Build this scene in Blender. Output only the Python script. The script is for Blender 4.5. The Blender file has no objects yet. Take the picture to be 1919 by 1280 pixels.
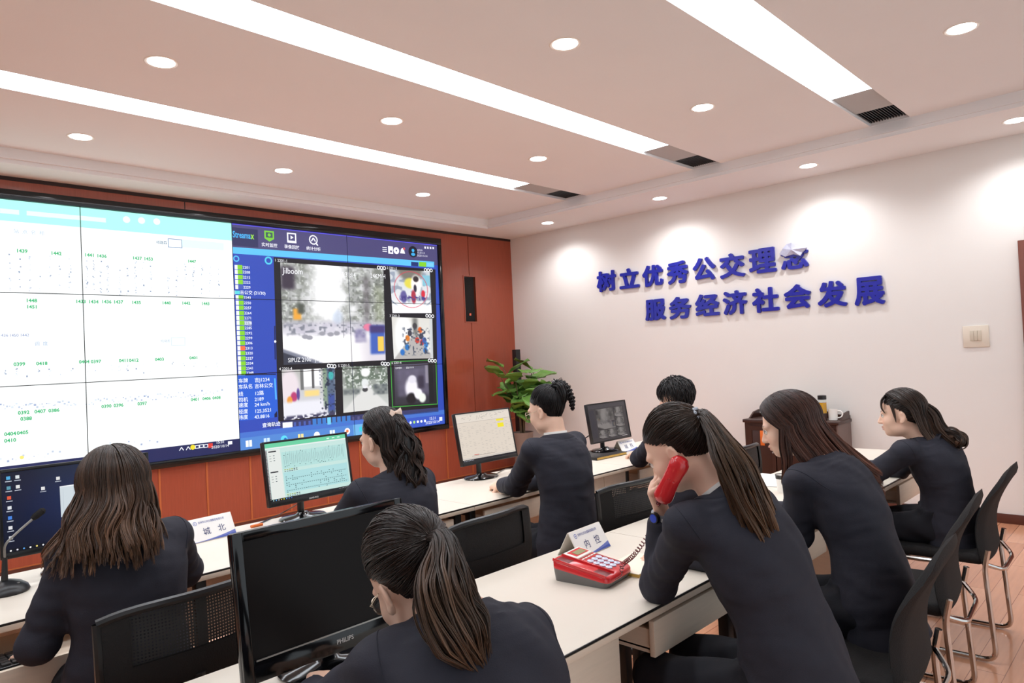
import bpy, bmesh, math, random
import numpy as np
from mathutils import Vector, Matrix

random.seed(7)
RNG = np.random.default_rng(11)
SC = bpy.context.scene
PI = math.pi

# ------------------------------------------------------------------ camera
CAM = np.array([-6.69729, -6.40594, 1.5])
YAW, PITCH, ROLL, FPX = math.radians(43.96023), math.radians(1.21528), math.radians(-2.65612), 1316.77
_f = np.array([math.cos(PITCH) * math.cos(YAW), math.cos(PITCH) * math.sin(YAW), math.sin(PITCH)])
_r = np.array([math.sin(YAW), -math.cos(YAW), 0.0])
_u = np.cross(_r, _f)
CR = _r * math.cos(ROLL) + _u * math.sin(ROLL)
CU = -_r * math.sin(ROLL) + _u * math.cos(ROLL)
CF = _f
camd = bpy.data.cameras.new('camera')
camd.sensor_fit = 'HORIZONTAL'
camd.sensor_width = 36.0
camd.lens = FPX / 1919.0 * 36.0
camd.clip_start = 0.02
camo = bpy.data.objects.new('camera', camd)
M = Matrix(((CR[0], CU[0], -CF[0], CAM[0]), (CR[1], CU[1], -CF[1], CAM[1]), (CR[2], CU[2], -CF[2], CAM[2]), (0, 0, 0, 1)))
camo.matrix_world = M
SC.collection.objects.link(camo)
SC.camera = camo

def hit(px, py, axis, val):
    """the point of the plane axis=val seen at photograph pixel (px, py)"""
    r = CF + CR * (px - 959.5) / FPX - CU * (py - 640) / FPX
    t = (val - CAM[axis]) / r[axis]
    return CAM + t * r

# ------------------------------------------------------------------ world, exposure
w = bpy.data.worlds.new('world')
SC.world = w
w.use_nodes = True
w.node_tree.nodes['Background'].inputs[0].default_value = (0.86, 0.94, 1.0, 1)
w.node_tree.nodes['Background'].inputs[1].default_value = 1.15
SC.view_settings.view_transform = 'Standard'
SC.view_settings.look = 'None'
SC.view_settings.gamma = 1
SC.view_settings.exposure = 0.03
SC.view_settings.use_curve_mapping = False
SC.cycles.use_denoising = True
SC.cycles.max_bounces = 6
SC.cycles.diffuse_bounces = 4
SC.cycles.caustics_reflective = False
SC.cycles.caustics_refractive = False
SC.cycles.sample_clamp_indirect = 6.0
STRIP_E, DOWN_E, SPOT_W = 9.5, 14.0, 34.0

# ------------------------------------------------------------------ helpers
def lin(c):
    return tuple(((v / 255.0) / 12.92 if v / 255.0 <= 0.04045 else ((v / 255.0 + 0.055) / 1.055) ** 2.4) for v in c)

def mat(name, rgb, rough=0.5, spec=0.5, metal=0.0, var=0.0, vscale=8.0, bump=0.0, bscale=60.0, stretch=None, coat=0.0, emit=None, trans=0.0):
    m = bpy.data.materials.new(name)
    m.use_nodes = True
    nt = m.node_tree
    b = nt.nodes['Principled BSDF']
    c = lin(rgb)
    b.inputs['Base Color'].default_value = (*c, 1)
    b.inputs['Roughness'].default_value = rough
    b.inputs['Specular IOR Level'].default_value = spec
    b.inputs['Metallic'].default_value = metal
    b.inputs['Coat Weight'].default_value = coat
    b.inputs['Coat Roughness'].default_value = 0.08
    b.inputs['Transmission Weight'].default_value = trans
    if emit:
        b.inputs['Emission Color'].default_value = (*lin(emit[0]), 1)
        b.inputs['Emission Strength'].default_value = emit[1]
    if var or bump:
        tc = nt.nodes.new('ShaderNodeTexCoord')
        mp = nt.nodes.new('ShaderNodeMapping')
        nt.links.new(tc.outputs['Object'], mp.inputs['Vector'])
        if stretch:
            mp.inputs['Scale'].default_value = stretch
    if var:
        n = nt.nodes.new('ShaderNodeTexNoise')
        n.inputs['Scale'].default_value = vscale
        n.inputs['Detail'].default_value = 6
        nt.links.new(mp.outputs['Vector'], n.inputs['Vector'])
        r = nt.nodes.new('ShaderNodeMix')
        r.data_type = 'RGBA'
        r.inputs[6].default_value = (*[v * (1 - var) for v in c], 1)
        r.inputs[7].default_value = (*[min(1, v * (1 + var)) for v in c], 1)
        nt.links.new(n.outputs['Fac'], r.inputs[0])
        nt.links.new(r.outputs[2], b.inputs['Base Color'])
    if bump:
        n2 = nt.nodes.new('ShaderNodeTexNoise')
        n2.inputs['Scale'].default_value = bscale
        n2.inputs['Detail'].default_value = 4
        nt.links.new(mp.outputs['Vector'], n2.inputs['Vector'])
        bp = nt.nodes.new('ShaderNodeBump')
        bp.inputs['Strength'].default_value = bump
        bp.inputs['Distance'].default_value = 0.01
        nt.links.new(n2.outputs['Fac'], bp.inputs['Height'])
        nt.links.new(bp.outputs['Normal'], b.inputs['Normal'])
    return m

def attr_mat(name, emit=0.0, rough=0.4, spec=0.3, coat=0.0):
    """surface whose own colour comes from the mesh's colour attribute (prints, screens)"""
    m = bpy.data.materials.new(name)
    m.use_nodes = True
    nt = m.node_tree
    b = nt.nodes['Principled BSDF']
    a = nt.nodes.new('ShaderNodeVertexColor')
    a.layer_name = 'Col'
    b.inputs['Roughness'].default_value = rough
    b.inputs['Specular IOR Level'].default_value = spec
    b.inputs['Coat Weight'].default_value = coat
    if emit:
        b.inputs['Base Color'].default_value = (0.012, 0.012, 0.014, 1)
        nt.links.new(a.outputs['Color'], b.inputs['Emission Color'])
        b.inputs['Emission Strength'].default_value = emit
    else:
        nt.links.new(a.outputs['Color'], b.inputs['Base Color'])
    return m

class MB:
    """collects shapes into one mesh"""
    def __init__(self):
        self.v, self.f, self.mi = [], [], []
    def add(self, vs, fs, mi=0):
        o = len(self.v)
        self.v += [tuple(map(float, p)) for p in vs]
        self.f += [tuple(i + o for i in f) for f in fs]
        self.mi += [mi] * len(fs)
        return self
    def box(self, x0, x1, y0, y1, z0, z1, mi=0, bev=0.0, T=None, seg=2):
        if bev <= 0:
            vs = [(x, y, z) for z in (z0, z1) for y in (y0, y1) for x in (x0, x1)]
            fs = [(0, 2, 3, 1), (4, 5, 7, 6), (0, 1, 5, 4), (2, 6, 7, 3), (0, 4, 6, 2), (1, 3, 7, 5)]
        else:
            bm = bmesh.new()
            bmesh.ops.create_cube(bm, size=1)
            for q in bm.verts:
                q.co = Vector(((x0 + x1) / 2 + q.co.x * (x1 - x0), (y0 + y1) / 2 + q.co.y * (y1 - y0), (z0 + z1) / 2 + q.co.z * (z1 - z0)))
            bmesh.ops.bevel(bm, geom=bm.edges[:], offset=bev, segments=seg, affect='EDGES', profile=0.5)
            bm.verts.index_update()
            vs = [tuple(q.co) for q in bm.verts]
            fs = [tuple(q.index for q in f.verts) for f in bm.faces]
            bm.free()
        if T is not None:
            vs = [tuple(T @ Vector(p)) for p in vs]
        return self.add(vs, fs, mi)
    def ring_loft(self, rings, mi=0, caps=True, closed=True):
        n = len(rings[0])
        vs = [p for r in rings for p in r]
        fs = []
        for i in range(len(rings) - 1):
            for j in range(n if closed else n - 1):
                k = (j + 1) % n
                fs.append((i * n + j, i * n + k, (i + 1) * n + k, (i + 1) * n + j))
        if caps:
            fs.append(tuple(range(n - 1, -1, -1)))
            fs.append(tuple((len(rings) - 1) * n + j for j in range(n)))
        return self.add(vs, fs, mi)
    def tube(self, pts, r, n=10, mi=0, caps=True):
        pts = [np.array(p, float) for p in pts]
        rs = r if hasattr(r, '__len__') else [r] * len(pts)
        tang = []
        for i in range(len(pts)):
            a, b = pts[max(0, i - 1)], pts[min(len(pts) - 1, i + 1)]
            t = b - a
            tang.append(t / (np.linalg.norm(t) + 1e-12))
        ref = np.array([0, 0, 1.0]) if abs(tang[0][2]) < 0.9 else np.array([1.0, 0, 0])
        nrm = np.cross(tang[0], ref); nrm /= np.linalg.norm(nrm)
        rings = []
        for p, t, q in zip(pts, tang, rs):
            nrm = nrm - t * (nrm @ t); nrm /= (np.linalg.norm(nrm) + 1e-12)
            bn = np.cross(t, nrm)
            rings.append([p + q * (nrm * math.cos(2 * PI * k / n) + bn * math.sin(2 * PI * k / n)) for k in range(n)])
        return self.ring_loft(rings, mi, caps)
    def lathe(self, prof, c=(0, 0, 0), n=28, mi=0, axis='z', caps=True):
        rings = []
        for r, h in prof:
            ring = []
            for k in range(n):
                a = 2 * PI * k / n
                p = (r * math.cos(a), r * math.sin(a), h)
                if axis == 'y':
                    p = (p[0], -p[2], p[1])
                ring.append((c[0] + p[0], c[1] + p[1], c[2] + p[2]))
            rings.append(ring)
        return self.ring_loft(rings, mi, caps)
    def prism(self, poly, d, mi=0):
        """poly: 3-D points; d: extrusion vector"""
        n = len(poly)
        vs = [np.array(p, float) for p in poly] + [np.array(p, float) + np.array(d, float) for p in poly]
        fs = [tuple(range(n - 1, -1, -1)), tuple(range(n, 2 * n))] + [(i, (i + 1) % n, n + (i + 1) % n, n + i) for i in range(n)]
        return self.add(vs, fs, mi)
    def sphere(self, c, r, n=16, m=10, mi=0):
        r = r if hasattr(r, '__len__') else (r, r, r)
        rings = [[(c[0] + r[0] * math.sin(PI * i / m) * math.cos(2 * PI * k / n), c[1] + r[1] * math.sin(PI * i / m) * math.sin(2 * PI * k / n), c[2] - r[2] * math.cos(PI * i / m)) for k in range(n)] for i in range(1, m)]
        return self.ring_loft(rings, mi)

def smooth_path(pts, n=8, closed=False):
    """Catmull-Rom through pts"""
    P = [np.array(p, float) for p in pts]
    P = [2 * P[0] - P[1]] + P + [2 * P[-1] - P[-2]]
    out = []
    for i in range(1, len(P) - 2):
        for k in range(n):
            t = k / n
            out.append(0.5 * (2 * P[i] + (P[i + 1] - P[i - 1]) * t + (2 * P[i - 1] - 5 * P[i] + 4 * P[i + 1] - P[i + 2]) * t * t + (3 * P[i] - P[i - 1] - 3 * P[i + 1] + P[i + 2]) * t ** 3))
    out.append(P[-2])
    return out

def fillet(pts, r, n=6):
    """polyline with rounded corners"""
    pts = [np.array(p, float) for p in pts]
    out = [pts[0]]
    for a, b, c in zip(pts, pts[1:], pts[2:]):
        d1, d2 = a - b, c - b
        l1, l2 = np.linalg.norm(d1), np.linalg.norm(d2)
        q = min(r, l1 * .45, l2 * .45)
        p0, p2 = b + d1 / l1 * q, b + d2 / l2 * q
        for k in range(n + 1):
            t = k / n
            out.append((1 - t) ** 2 * p0 + 2 * t * (1 - t) * b + t * t * p2)
    out.append(pts[-1])
    return out

def wmat(o):
    m = Matrix.LocRotScale(o.location, o.rotation_euler, None)
    return (wmat(o.parent) @ m) if o.parent else m

def fix_normals(me):
    bm = bmesh.new(); bm.from_mesh(me)
    bmesh.ops.recalc_face_normals(bm, faces=bm.faces[:])
    bm.to_mesh(me); bm.free()

def obj(name, mb, mats, parent=None, world=False, smooth=35, fix=True, origin=None):
    """one mesh object; world=True: the shapes are in world coordinates; origin: base point of a top-level mesh"""
    me = bpy.data.meshes.new(name)
    me.from_pydata(mb.v, [], mb.f)
    mats = mats if isinstance(mats, (list, tuple)) else [mats]
    for m in mats:
        me.materials.append(m)
    me.polygons.foreach_set('material_index', mb.mi)
    if fix:
        fix_normals(me)
    o = bpy.data.objects.new(name, me)
    SC.collection.objects.link(o)
    if parent:
        o.parent = parent
        if world:
            me.transform(wmat(parent).inverted())
    elif origin is not None:
        me.transform(Matrix.Translation(-Vector(origin)))
        o.location = origin
    if smooth:
        me.polygons.foreach_set('use_smooth', [True] * len(me.polygons))
        me.set_sharp_from_angle(angle=math.radians(smooth))
    me.update()
    return o

def thing(name, label, cat, loc=(0, 0, 0), rz=0.0, group=None):
    o = bpy.data.objects.new(name, None)
    o.empty_display_size = 0.1
    SC.collection.objects.link(o)
    o.location = loc
    o.rotation_euler = (0, 0, rz)
    return tag(o, label, cat, group)

def tag(o, label, cat, group=None):
    o['label'] = label
    o['category'] = cat
    if group:
        o['group'] = group
    return o

def struct(name, mb, m, label=None, **k):
    o = obj(name, mb, m, **k)
    o['kind'] = 'structure'
    if label:
        o['label'] = label
    return o

def dup(root, loc, rz, label, group=None):
    r = root.copy(); SC.collection.objects.link(r)
    r.location = loc; r.rotation_euler = (0, 0, rz)
    r['label'] = label
    if group:
        r['group'] = group
    for ch in list(root.children):
        c = ch.copy(); SC.collection.objects.link(c); c.parent = r
        for g in list(ch.children):
            d = g.copy(); SC.collection.objects.link(d); d.parent = c
    return r

# text as flat polygons
_txt = {}
def glyphs(s, bold=0.0):
    k = (s, bold)
    if k not in _txt:
        cu = bpy.data.curves.new('t', 'FONT'); cu.body = s; cu.size = 1; cu.offset = bold
        cu.resolution_u = 2
        ob = bpy.data.objects.new('t', cu)
        me = bpy.data.meshes.new_from_object(ob)
        v = np.array([q.co[:2] for q in me.vertices]).reshape(-1, 2)
        f = [tuple(p.vertices) for p in me.polygons]
        bpy.data.objects.remove(ob); bpy.data.curves.remove(cu); bpy.data.meshes.remove(me)
        _txt[k] = (v, f)
    return _txt[k]

class Canvas:
    """flat coloured shapes on a plane: a screen's picture, a print"""
    def __init__(self, O, U, V, step=0.0004):
        self.O, self.U, self.V = np.array(O, float), np.array(U, float), np.array(V, float)
        self.N = np.cross(self.U, self.V); self.N /= np.linalg.norm(self.N)
        self.step = step
        self.v, self.f, self.c = [], [], []
    def _p(self, uv, layer):
        return self.O + self.U * uv[0] + self.V * uv[1] + self.N * self.step * layer
    def poly(self, pts, col, layer=0):
        o = len(self.v)
        for p in pts:
            self.v.append(self._p(p, layer)); self.c.append(lin(col))
        self.f.append(tuple(range(o, o + len(pts))))
    def rect(self, x0, y0, x1, y1, col, layer=0):
        self.poly([(x0, y0), (x1, y0), (x1, y1), (x0, y1)], col, layer)
    def disc(self, x, y, r, col, layer=0, n=14, ry=None):
        self.poly([(x + r * math.cos(2 * PI * k / n), y + (ry or r) * math.sin(2 * PI * k / n)) for k in range(n)], col, layer)
    def line(self, a, b, w, col, layer=0):
        a, b = np.array(a, float), np.array(b, float)
        d = b - a; d /= np.linalg.norm(d) + 1e-12
        n = np.array([-d[1], d[0]]) * w / 2
        self.poly([a - n, b - n, b + n, a + n], col, layer)
    def text(self, s, x, y, h, col, layer=1, bold=0.0, center=False, sx=1.0):
        v, f = glyphs(s, bold)
        if not len(v):
            return
        k = h / 0.73
        ox = -v[:, 0].max() * k * sx / 2 if center else 0
        o = len(self.v)
        for p in v:
            self.v.append(self._p((x + ox + p[0] * k * sx, y + p[1] * k), layer)); self.c.append(lin(col))
        self.f += [tuple(i + o for i in q) for q in f]
        return v[:, 0].max() * k * sx
    def raster(self, quad, arr, layer=0):
        """arr: rows from the top, (h, w, 3) display colours 0..1; quad: TL, TR, BR, BL"""
        h, w = arr.shape[:2]
        q = [np.array(p, float) for p in quad]
        o = len(self.v)
        for j in range(h):
            t = j / (h - 1)
            for i in range(w):
                s = i / (w - 1)
                p = (q[0] * (1 - s) + q[1] * s) * (1 - t) + (q[3] * (1 - s) + q[2] * s) * t
                self.v.append(self._p(p, layer)); self.c.append(lin(np.clip(arr[j, i], 0, 1) * 255))
        self.f += [(o + j * w + i, o + (j + 1) * w + i, o + (j + 1) * w + i + 1, o + j * w + i + 1) for j in range(h - 1) for i in range(w - 1)]
    def build(self, name, m, parent=None, world=True, keep=None):
        v, f, c = self.v, self.f, self.c
        if keep is not None:
            f = [q for q in f if keep(np.mean([v[i] for i in q], axis=0))]
            used = sorted({i for q in f for i in q})
            ix = {a: b for b, a in enumerate(used)}
            v = [v[i] for i in used]; c = [c[i] for i in used]
            f = [tuple(ix[i] for i in q) for q in f]
        me = bpy.data.meshes.new(name)
        me.from_pydata([tuple(map(float, p)) for p in v], [], f)
        a = me.color_attributes.new('Col', 'FLOAT_COLOR', 'POINT')
        a.data.foreach_set('color', np.array([(*q, 1.0) for q in c], dtype=np.float32).ravel())
        me.materials.append(m)
        o = bpy.data.objects.new(name, me)
        SC.collection.objects.link(o)
        if parent:
            o.parent = parent
            if world:
                me.transform(wmat(parent).inverted())
        return o

def vnoise(h, w, cells, seed):
    """smooth value noise, h x w"""
    r = np.random.default_rng(seed)
    g = r.random((cells + 2, cells + 2))
    y = np.linspace(0, cells, h)[:, None]; x = np.linspace(0, cells, w)[None, :]
    yi, xi = y.astype(int), x.astype(int)
    fy, fx = y - yi, x - xi
    fy, fx = fy * fy * (3 - 2 * fy), fx * fx * (3 - 2 * fx)
    return (g[yi, xi] * (1 - fx) + g[yi, xi + 1] * fx) * (1 - fy) + (g[yi + 1, xi] * (1 - fx) + g[yi + 1, xi + 1] * fx) * fy

# ------------------------------------------------------------------ materials
MAT = {}
MAT['white_wall'] = mat('painted_wall', (232, 229, 225), 0.75, 0.25, var=0.02, vscale=3, bump=0.03, bscale=120)
MAT['ceiling'] = mat('ceiling_paint', (236, 235, 235), 0.85, 0.2, var=0.02, vscale=2)
MAT['rear_wall'] = mat('rear_wall_paint', (96, 100, 108), 0.8, 0.2, var=0.03, vscale=2)
MAT['wood_red'] = mat('red_wood_panel', (158, 76, 54), 0.28, 0.45, var=0.22, vscale=4, stretch=(26, 26, 1.2), coat=0.25)
MAT['wood_groove'] = mat('dark_groove', (44, 22, 16), 0.6)
MAT['wood_trim'] = mat('light_wood_trim', (186, 104, 60), 0.4, 0.4)
MAT['dark_wood'] = mat('dark_walnut', (58, 32, 24), 0.35, 0.5, var=0.25, vscale=6, stretch=(3, 30, 30))
MAT['baseboard'] = mat('brown_baseboard', (88, 46, 34), 0.4, 0.5, var=0.15, vscale=6)
MAT['desk_top'] = mat('cream_laminate', (220, 210, 196), 0.35, 0.4, var=0.03, vscale=5)
MAT['desk_wood'] = mat('pale_oak_board', (230, 212, 192), 0.5, 0.4, var=0.08, vscale=4, stretch=(2, 2, 24))
MAT['black_edge'] = mat('black_edge_band', (26, 24, 24), 0.4)
MAT['black_metal'] = mat('black_metal', (24, 24, 26), 0.45, 0.5)
MAT['black_plastic'] = mat('black_plastic', (20, 20, 22), 0.32, 0.5)
MAT['gloss_black'] = mat('glossy_black_plastic', (12, 12, 14), 0.12, 0.5)
MAT['off_screen'] = mat('switched_off_screen', (24, 20, 19), 0.3, 0.12)
MAT['chrome'] = mat('chrome', (205, 200, 195), 0.12, 0.5, metal=1.0)
MAT['brushed'] = mat('brushed_metal', (150, 148, 144), 0.38, 0.5, metal=0.9)
MAT['black_fabric'] = mat('black_mesh_fabric', (28, 26, 26), 0.8, 0.3, bump=0.25, bscale=260)
MAT['grey_panel'] = mat('grey_vent_cover', (176, 174, 172), 0.6)
MAT['strip'] = mat('light_diffuser', (255, 255, 250), 0.5, emit=((238, 247, 255), STRIP_E))
MAT['down'] = mat('downlight_lens', (255, 255, 250), 0.5, emit=((246, 249, 255), DOWN_E))
MAT['white_plastic'] = mat('white_plastic', (235, 228, 218), 0.4)
MAT['cream_plastic'] = mat('cream_plastic', (226, 216, 200), 0.45)
MAT['letter_blue'] = mat('blue_acrylic', (34, 38, 158), 0.25, 0.5)
MAT['letter_side'] = mat('blue_letter_side', (120, 120, 190), 0.4)
MAT['film'] = mat('peeling_film', (196, 200, 224), 0.2, 0.6, var=0.25, vscale=30)
MAT['red_plastic'] = mat('red_plastic', (206, 44, 48), 0.2, 0.5, coat=0.3)
MAT['dark_red'] = mat('dark_red_cord', (110, 26, 30), 0.35)
MAT['grey_plastic'] = mat('grey_plastic', (108, 106, 104), 0.45)
MAT['screen'] = attr_mat('lit_screen', emit=1.0, rough=0.25)
MAT['wallscreen'] = attr_mat('lit_wall_screen', emit=1.15, rough=0.35)
MAT['print'] = attr_mat('printed_card', rough=0.5)
MAT['leaf'] = mat('fig_leaf', (106, 150, 68), 0.4, 0.5, var=0.35, vscale=14)
MAT['stem'] = mat('fig_stem', (96, 78, 56), 0.7, var=0.2)
MAT['pot'] = mat('taupe_pot', (132, 116, 106), 0.5, var=0.1)
MAT['soil'] = mat('potting_soil', (48, 36, 28), 0.9)
MAT['paper'] = mat('white_paper', (244, 240, 234), 0.7)
MAT['gold'] = mat('page_edges', (212, 172, 84), 0.5, var=0.1, vscale=60)
MAT['black_leather'] = mat('black_cover', (26, 24, 24), 0.5, bump=0.1, bscale=300)
MAT['glass'] = mat('clear_glass', (240, 245, 240), 0.05, 0.5, trans=1.0)
MAT['glass'].node_tree.nodes['Principled BSDF'].inputs['IOR'].default_value = 1.03
MAT['door_brown'] = mat('red_brown_door', (112, 54, 36), 0.4, 0.5, var=0.2, vscale=6, stretch=(20, 20, 2))
MAT['tea'] = mat('amber_tea', (196, 150, 40), 0.15, 0.5)
MAT['ceramic'] = mat('white_ceramic', (242, 238, 232), 0.2, 0.5)
MAT['orange'] = mat('orange_paint', (226, 112, 36), 0.5)
MAT['cabinet_side'] = mat('taupe_cabinet_side', (112, 92, 86), 0.45, var=0.1, vscale=5)
MAT['blue_gloss'] = mat('blue_gloss', (40, 70, 190), 0.2, 0.5)

# wood laminate floor: planks along x
def floor_mat():
    m = bpy.data.materials.new('laminate_floor'); m.use_nodes = True
    nt = m.node_tree; b = nt.nodes['Principled BSDF']
    tc = nt.nodes.new('ShaderNodeTexCoord')
    br = nt.nodes.new('ShaderNodeTexBrick')
    br.inputs['Scale'].default_value = 1.0
    br.inputs['Brick Width'].default_value = 1.2
    br.inputs['Row Height'].default_value = 0.125
    br.inputs['Mortar Size'].default_value = 0.0016
    br.inputs['Color1'].default_value = (*lin((230, 172, 138)), 1)
    br.inputs['Color2'].default_value = (*lin((214, 152, 118)), 1)
    br.inputs['Mortar'].default_value = (*lin((150, 92, 66)), 1)
    nt.links.new(tc.outputs['Object'], br.inputs['Vector'])
    mp = nt.nodes.new('ShaderNodeMapping'); mp.inputs['Scale'].default_value = (1.5, 22, 1)
    nt.links.new(tc.outputs['Object'], mp.inputs['Vector'])
    n = nt.nodes.new('ShaderNodeTexNoise'); n.inputs['Scale'].default_value = 2.2; n.inputs['Detail'].default_value = 8
    nt.links.new(mp.outputs['Vector'], n.inputs['Vector'])
    mx = nt.nodes.new('ShaderNodeMix'); mx.data_type = 'RGBA'; mx.blend_type = 'MULTIPLY'
    mx.inputs[0].default_value = 0.55
    cr = nt.nodes.new('ShaderNodeValToRGB')
    cr.color_ramp.elements[0].color = (0.62, 0.56, 0.54, 1); cr.color_ramp.elements[1].color = (1.2, 1.15, 1.1, 1)
    nt.links.new(n.outputs['Fac'], cr.inputs['Fac'])
    nt.links.new(br.outputs['Color'], mx.inputs[6]); nt.links.new(cr.outputs['Color'], mx.inputs[7])
    nt.links.new(mx.outputs[2], b.inputs['Base Color'])
    b.inputs['Roughness'].default_value = 0.22
    b.inputs['Coat Weight'].default_value = 0.3
    return m
MAT['floor'] = floor_mat()

# perforated mesh of chair backs
def net_mat():
    m = bpy.data.materials.new('open_chair_mesh'); m.use_nodes = True
    nt = m.node_tree; b = nt.nodes['Principled BSDF']
    b.inputs['Base Color'].default_value = (*lin((26, 25, 25)), 1); b.inputs['Roughness'].default_value = 0.7
    tc = nt.nodes.new('ShaderNodeTexCoord')
    ws = []
    for ax in ('X', 'Z'):
        wv = nt.nodes.new('ShaderNodeTexWave'); wv.bands_direction = ax
        wv.inputs['Scale'].default_value = 38
        nt.links.new(tc.outputs['Object'], wv.inputs['Vector'])
        ws.append(wv)
    mn = nt.nodes.new('ShaderNodeMath'); mn.operation = 'MINIMUM'
    nt.links.new(ws[0].outputs['Fac'], mn.inputs[0]); nt.links.new(ws[1].outputs['Fac'], mn.inputs[1])
    gt = nt.nodes.new('ShaderNodeMath'); gt.operation = 'GREATER_THAN'; gt.inputs[1].default_value = 0.6
    nt.links.new(mn.outputs[0], gt.inputs[0])
    tr = nt.nodes.new('ShaderNodeBsdfTransparent'); mx = nt.nodes.new('ShaderNodeMixShader')
    nt.links.new(gt.outputs[0], mx.inputs[0]); nt.links.new(b.outputs[0], mx.inputs[1]); nt.links.new(tr.outputs[0], mx.inputs[2])
    nt.links.new(mx.outputs[0], nt.nodes['Material Output'].inputs['Surface'])
    return m
MAT['net'] = net_mat()

# ================================================================== THE ROOM
XL, YB, ZS, ZC = -9.2, -8.6, 3.046, 3.151
SLOTS = [(-1.915, -1.64), (-3.445, -3.168), (-4.978, -4.70)]
XV0, XV1, XV2 = -1.652, -1.16, -0.818      # light end, cover plate end, grille end
struct('floor', MB().box(XL, 0.1, YB, 0.1, -0.1, 0), MAT['floor'], 'red-brown laminate floor with a soft gloss')
cm = MB()
yb = [YB] + [v for s in reversed(SLOTS) for v in s] + [-0.40]
for a, b in zip(yb[0::2], yb[1::2]):
    cm.box(XL, -0.80, a, b, ZC, ZC + 0.12)
for a, b in SLOTS:
    cm.box(XV2, -0.80, a, b, ZC, ZC + 0.12)
    cm.box(XL, XV2, a, b, ZC + 0.1, ZC + 0.12)
struct('ceiling', cm, MAT['ceiling'], 'flat white ceiling with slots for the light strips')
sf = MB().box(-0.80, 0.1, YB, 0.1, ZS, ZC + 0.12).box(XL, -0.80, -0.40, 0.1, ZS, ZC + 0.12)
sf.box(XL, -0.815, -0.425, -0.40, ZS + 0.03, ZC).box(-0.815, -0.80, YB, -0.40, ZS + 0.03, ZC)
struct('trim_4', sf, MAT['ceiling'], 'lowered white soffit running round the ceiling edge')
struct('wall_right', MB().box(0, 0.1, YB, 0.1, 0, ZS), MAT['white_wall'], 'white painted wall that carries the blue characters')
struct('wall_side', MB().box(XL - 0.1, XL, YB, 0.1, 0, ZC), MAT['rear_wall'])
struct('baseboard_right', MB().box(-0.014, 0, -5.478, 0, 0, 0.075, bev=0.003), MAT['baseboard'], 'brown baseboard along the white wall')
dr = MB().box(-0.05, 0, -5.56, -5.478, 0, 2.215, bev=0.004).box(-0.05, 0, -6.50, -6.42, 0, 2.215, bev=0.004).box(-0.05, 0, -6.42, -5.56, 2.13, 2.215, bev=0.004)
dl = struct('door_1', dr, MAT['door_brown'], 'brown door frame at the right edge')
obj('door_leaf', MB().box(-0.03, -0.005, -6.42, -5.56, 0.005, 2.13).box(-0.036, -0.03, -6.3, -5.68, 1.15, 2.0, bev=0.003).box(-0.036, -0.03, -6.3, -5.68, 0.2, 1.0, bev=0.003), MAT['door_brown'], dl)
# wooden video wall side
SEAM = -0.764
wp = MB()
NX0, NX1, NZ0, NZ1 = -0.858, -0.672, 1.955, 2.515
def wbox(x0, x1, z0, z1):
    wp.box(x0, x1, 0, 0.1, z0, z1)
wbox(XL, SEAM - 0.004, NZ1, ZS); wbox(SEAM + 0.004, 0, NZ1, ZS)
wbox(XL, NX0, NZ0, NZ1); wbox(NX1, 0, NZ0, NZ1)
wbox(XL, SEAM - 0.004, 0.72, NZ0); wbox(SEAM + 0.004, 0, 0.72, NZ0)
wbox(XL, 0, 0, 0.72)
wp.box(SEAM - 0.004, SEAM + 0.004, 0.03, 0.1, 0.72, ZS, mi=1)
wp.box(XL, 0, -0.004, 0.0, ZS - 0.03, ZS, mi=1)
wp.box(-4.19, -4.182, -0.001, 0.0, 2.95, 3.016, mi=1).box(-6.7, -6.692, -0.001, 0.0, 2.95, 3.016, mi=1)
struct('wall_left', wp, [MAT['wood_red'], MAT['wood_groove']], 'red wood panelling around the video wall')
tl = MB()
for k in range(21):
    xc = -0.85 - 0.4035 * k
    tl.box(xc - 0.008, xc + 0.008, -0.006, 0, 0.09, 0.685)
struct('trim_1', tl, MAT['wood_trim'], 'light upright strips between the low wood panels')
struct('trim_2', MB().box(XL, -0.0, -0.009, 0, 0.685, 0.70).box(XL, -0.0, -0.006, 0, 0.08, 0.09), MAT['wood_trim'], 'light rail along the top of the low wood panels')
struct('baseboard_left', MB().box(XL, -0.015, -0.012, 0, 0, 0.08), MAT['baseboard'])

# ------------------------------------------------------------------ lights in the ceiling
pos = ['nearest the video wall', 'in the middle', 'at the top right']
for (a, b), w_ in zip(SLOTS, pos):
    o = obj('linear_ceiling_light', MB().box(XL + 0.02, XV0, a + 0.002, b - 0.002, ZC + 0.016, ZC + 0.06), MAT['strip'], origin=(XL + 2, (a + b) / 2, ZC + 0.016))
    tag(o, 'long white recessed light strip in the ceiling, ' + w_, 'ceiling light', 'long recessed light strips')
    t = thing('ceiling_vent', 'grey plate and dark grille ending the light strip ' + w_, 'vent', (XV1, (a + b) / 2, ZC), group='vents at the ends of the light strips')
    obj('cover_plate', MB().box(XV0 + 0.003, XV1, a + 0.003, b - 0.003, ZC + 0.02, ZC + 0.03), MAT['grey_panel'], t, world=True)
    g = MB().box(XV1, XV2 - 0.003, a + 0.003, b - 0.003, ZC + 0.05, ZC + 0.055)
    for k in range(14):
        yy = a + 0.012 + k * (b - a - 0.024) / 13
        g.box(XV1, XV2 - 0.003, yy - 0.003, yy + 0.003, ZC + 0.022, ZC + 0.05)
    obj('grille', g, MAT['black_metal'], t, world=True)

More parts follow.
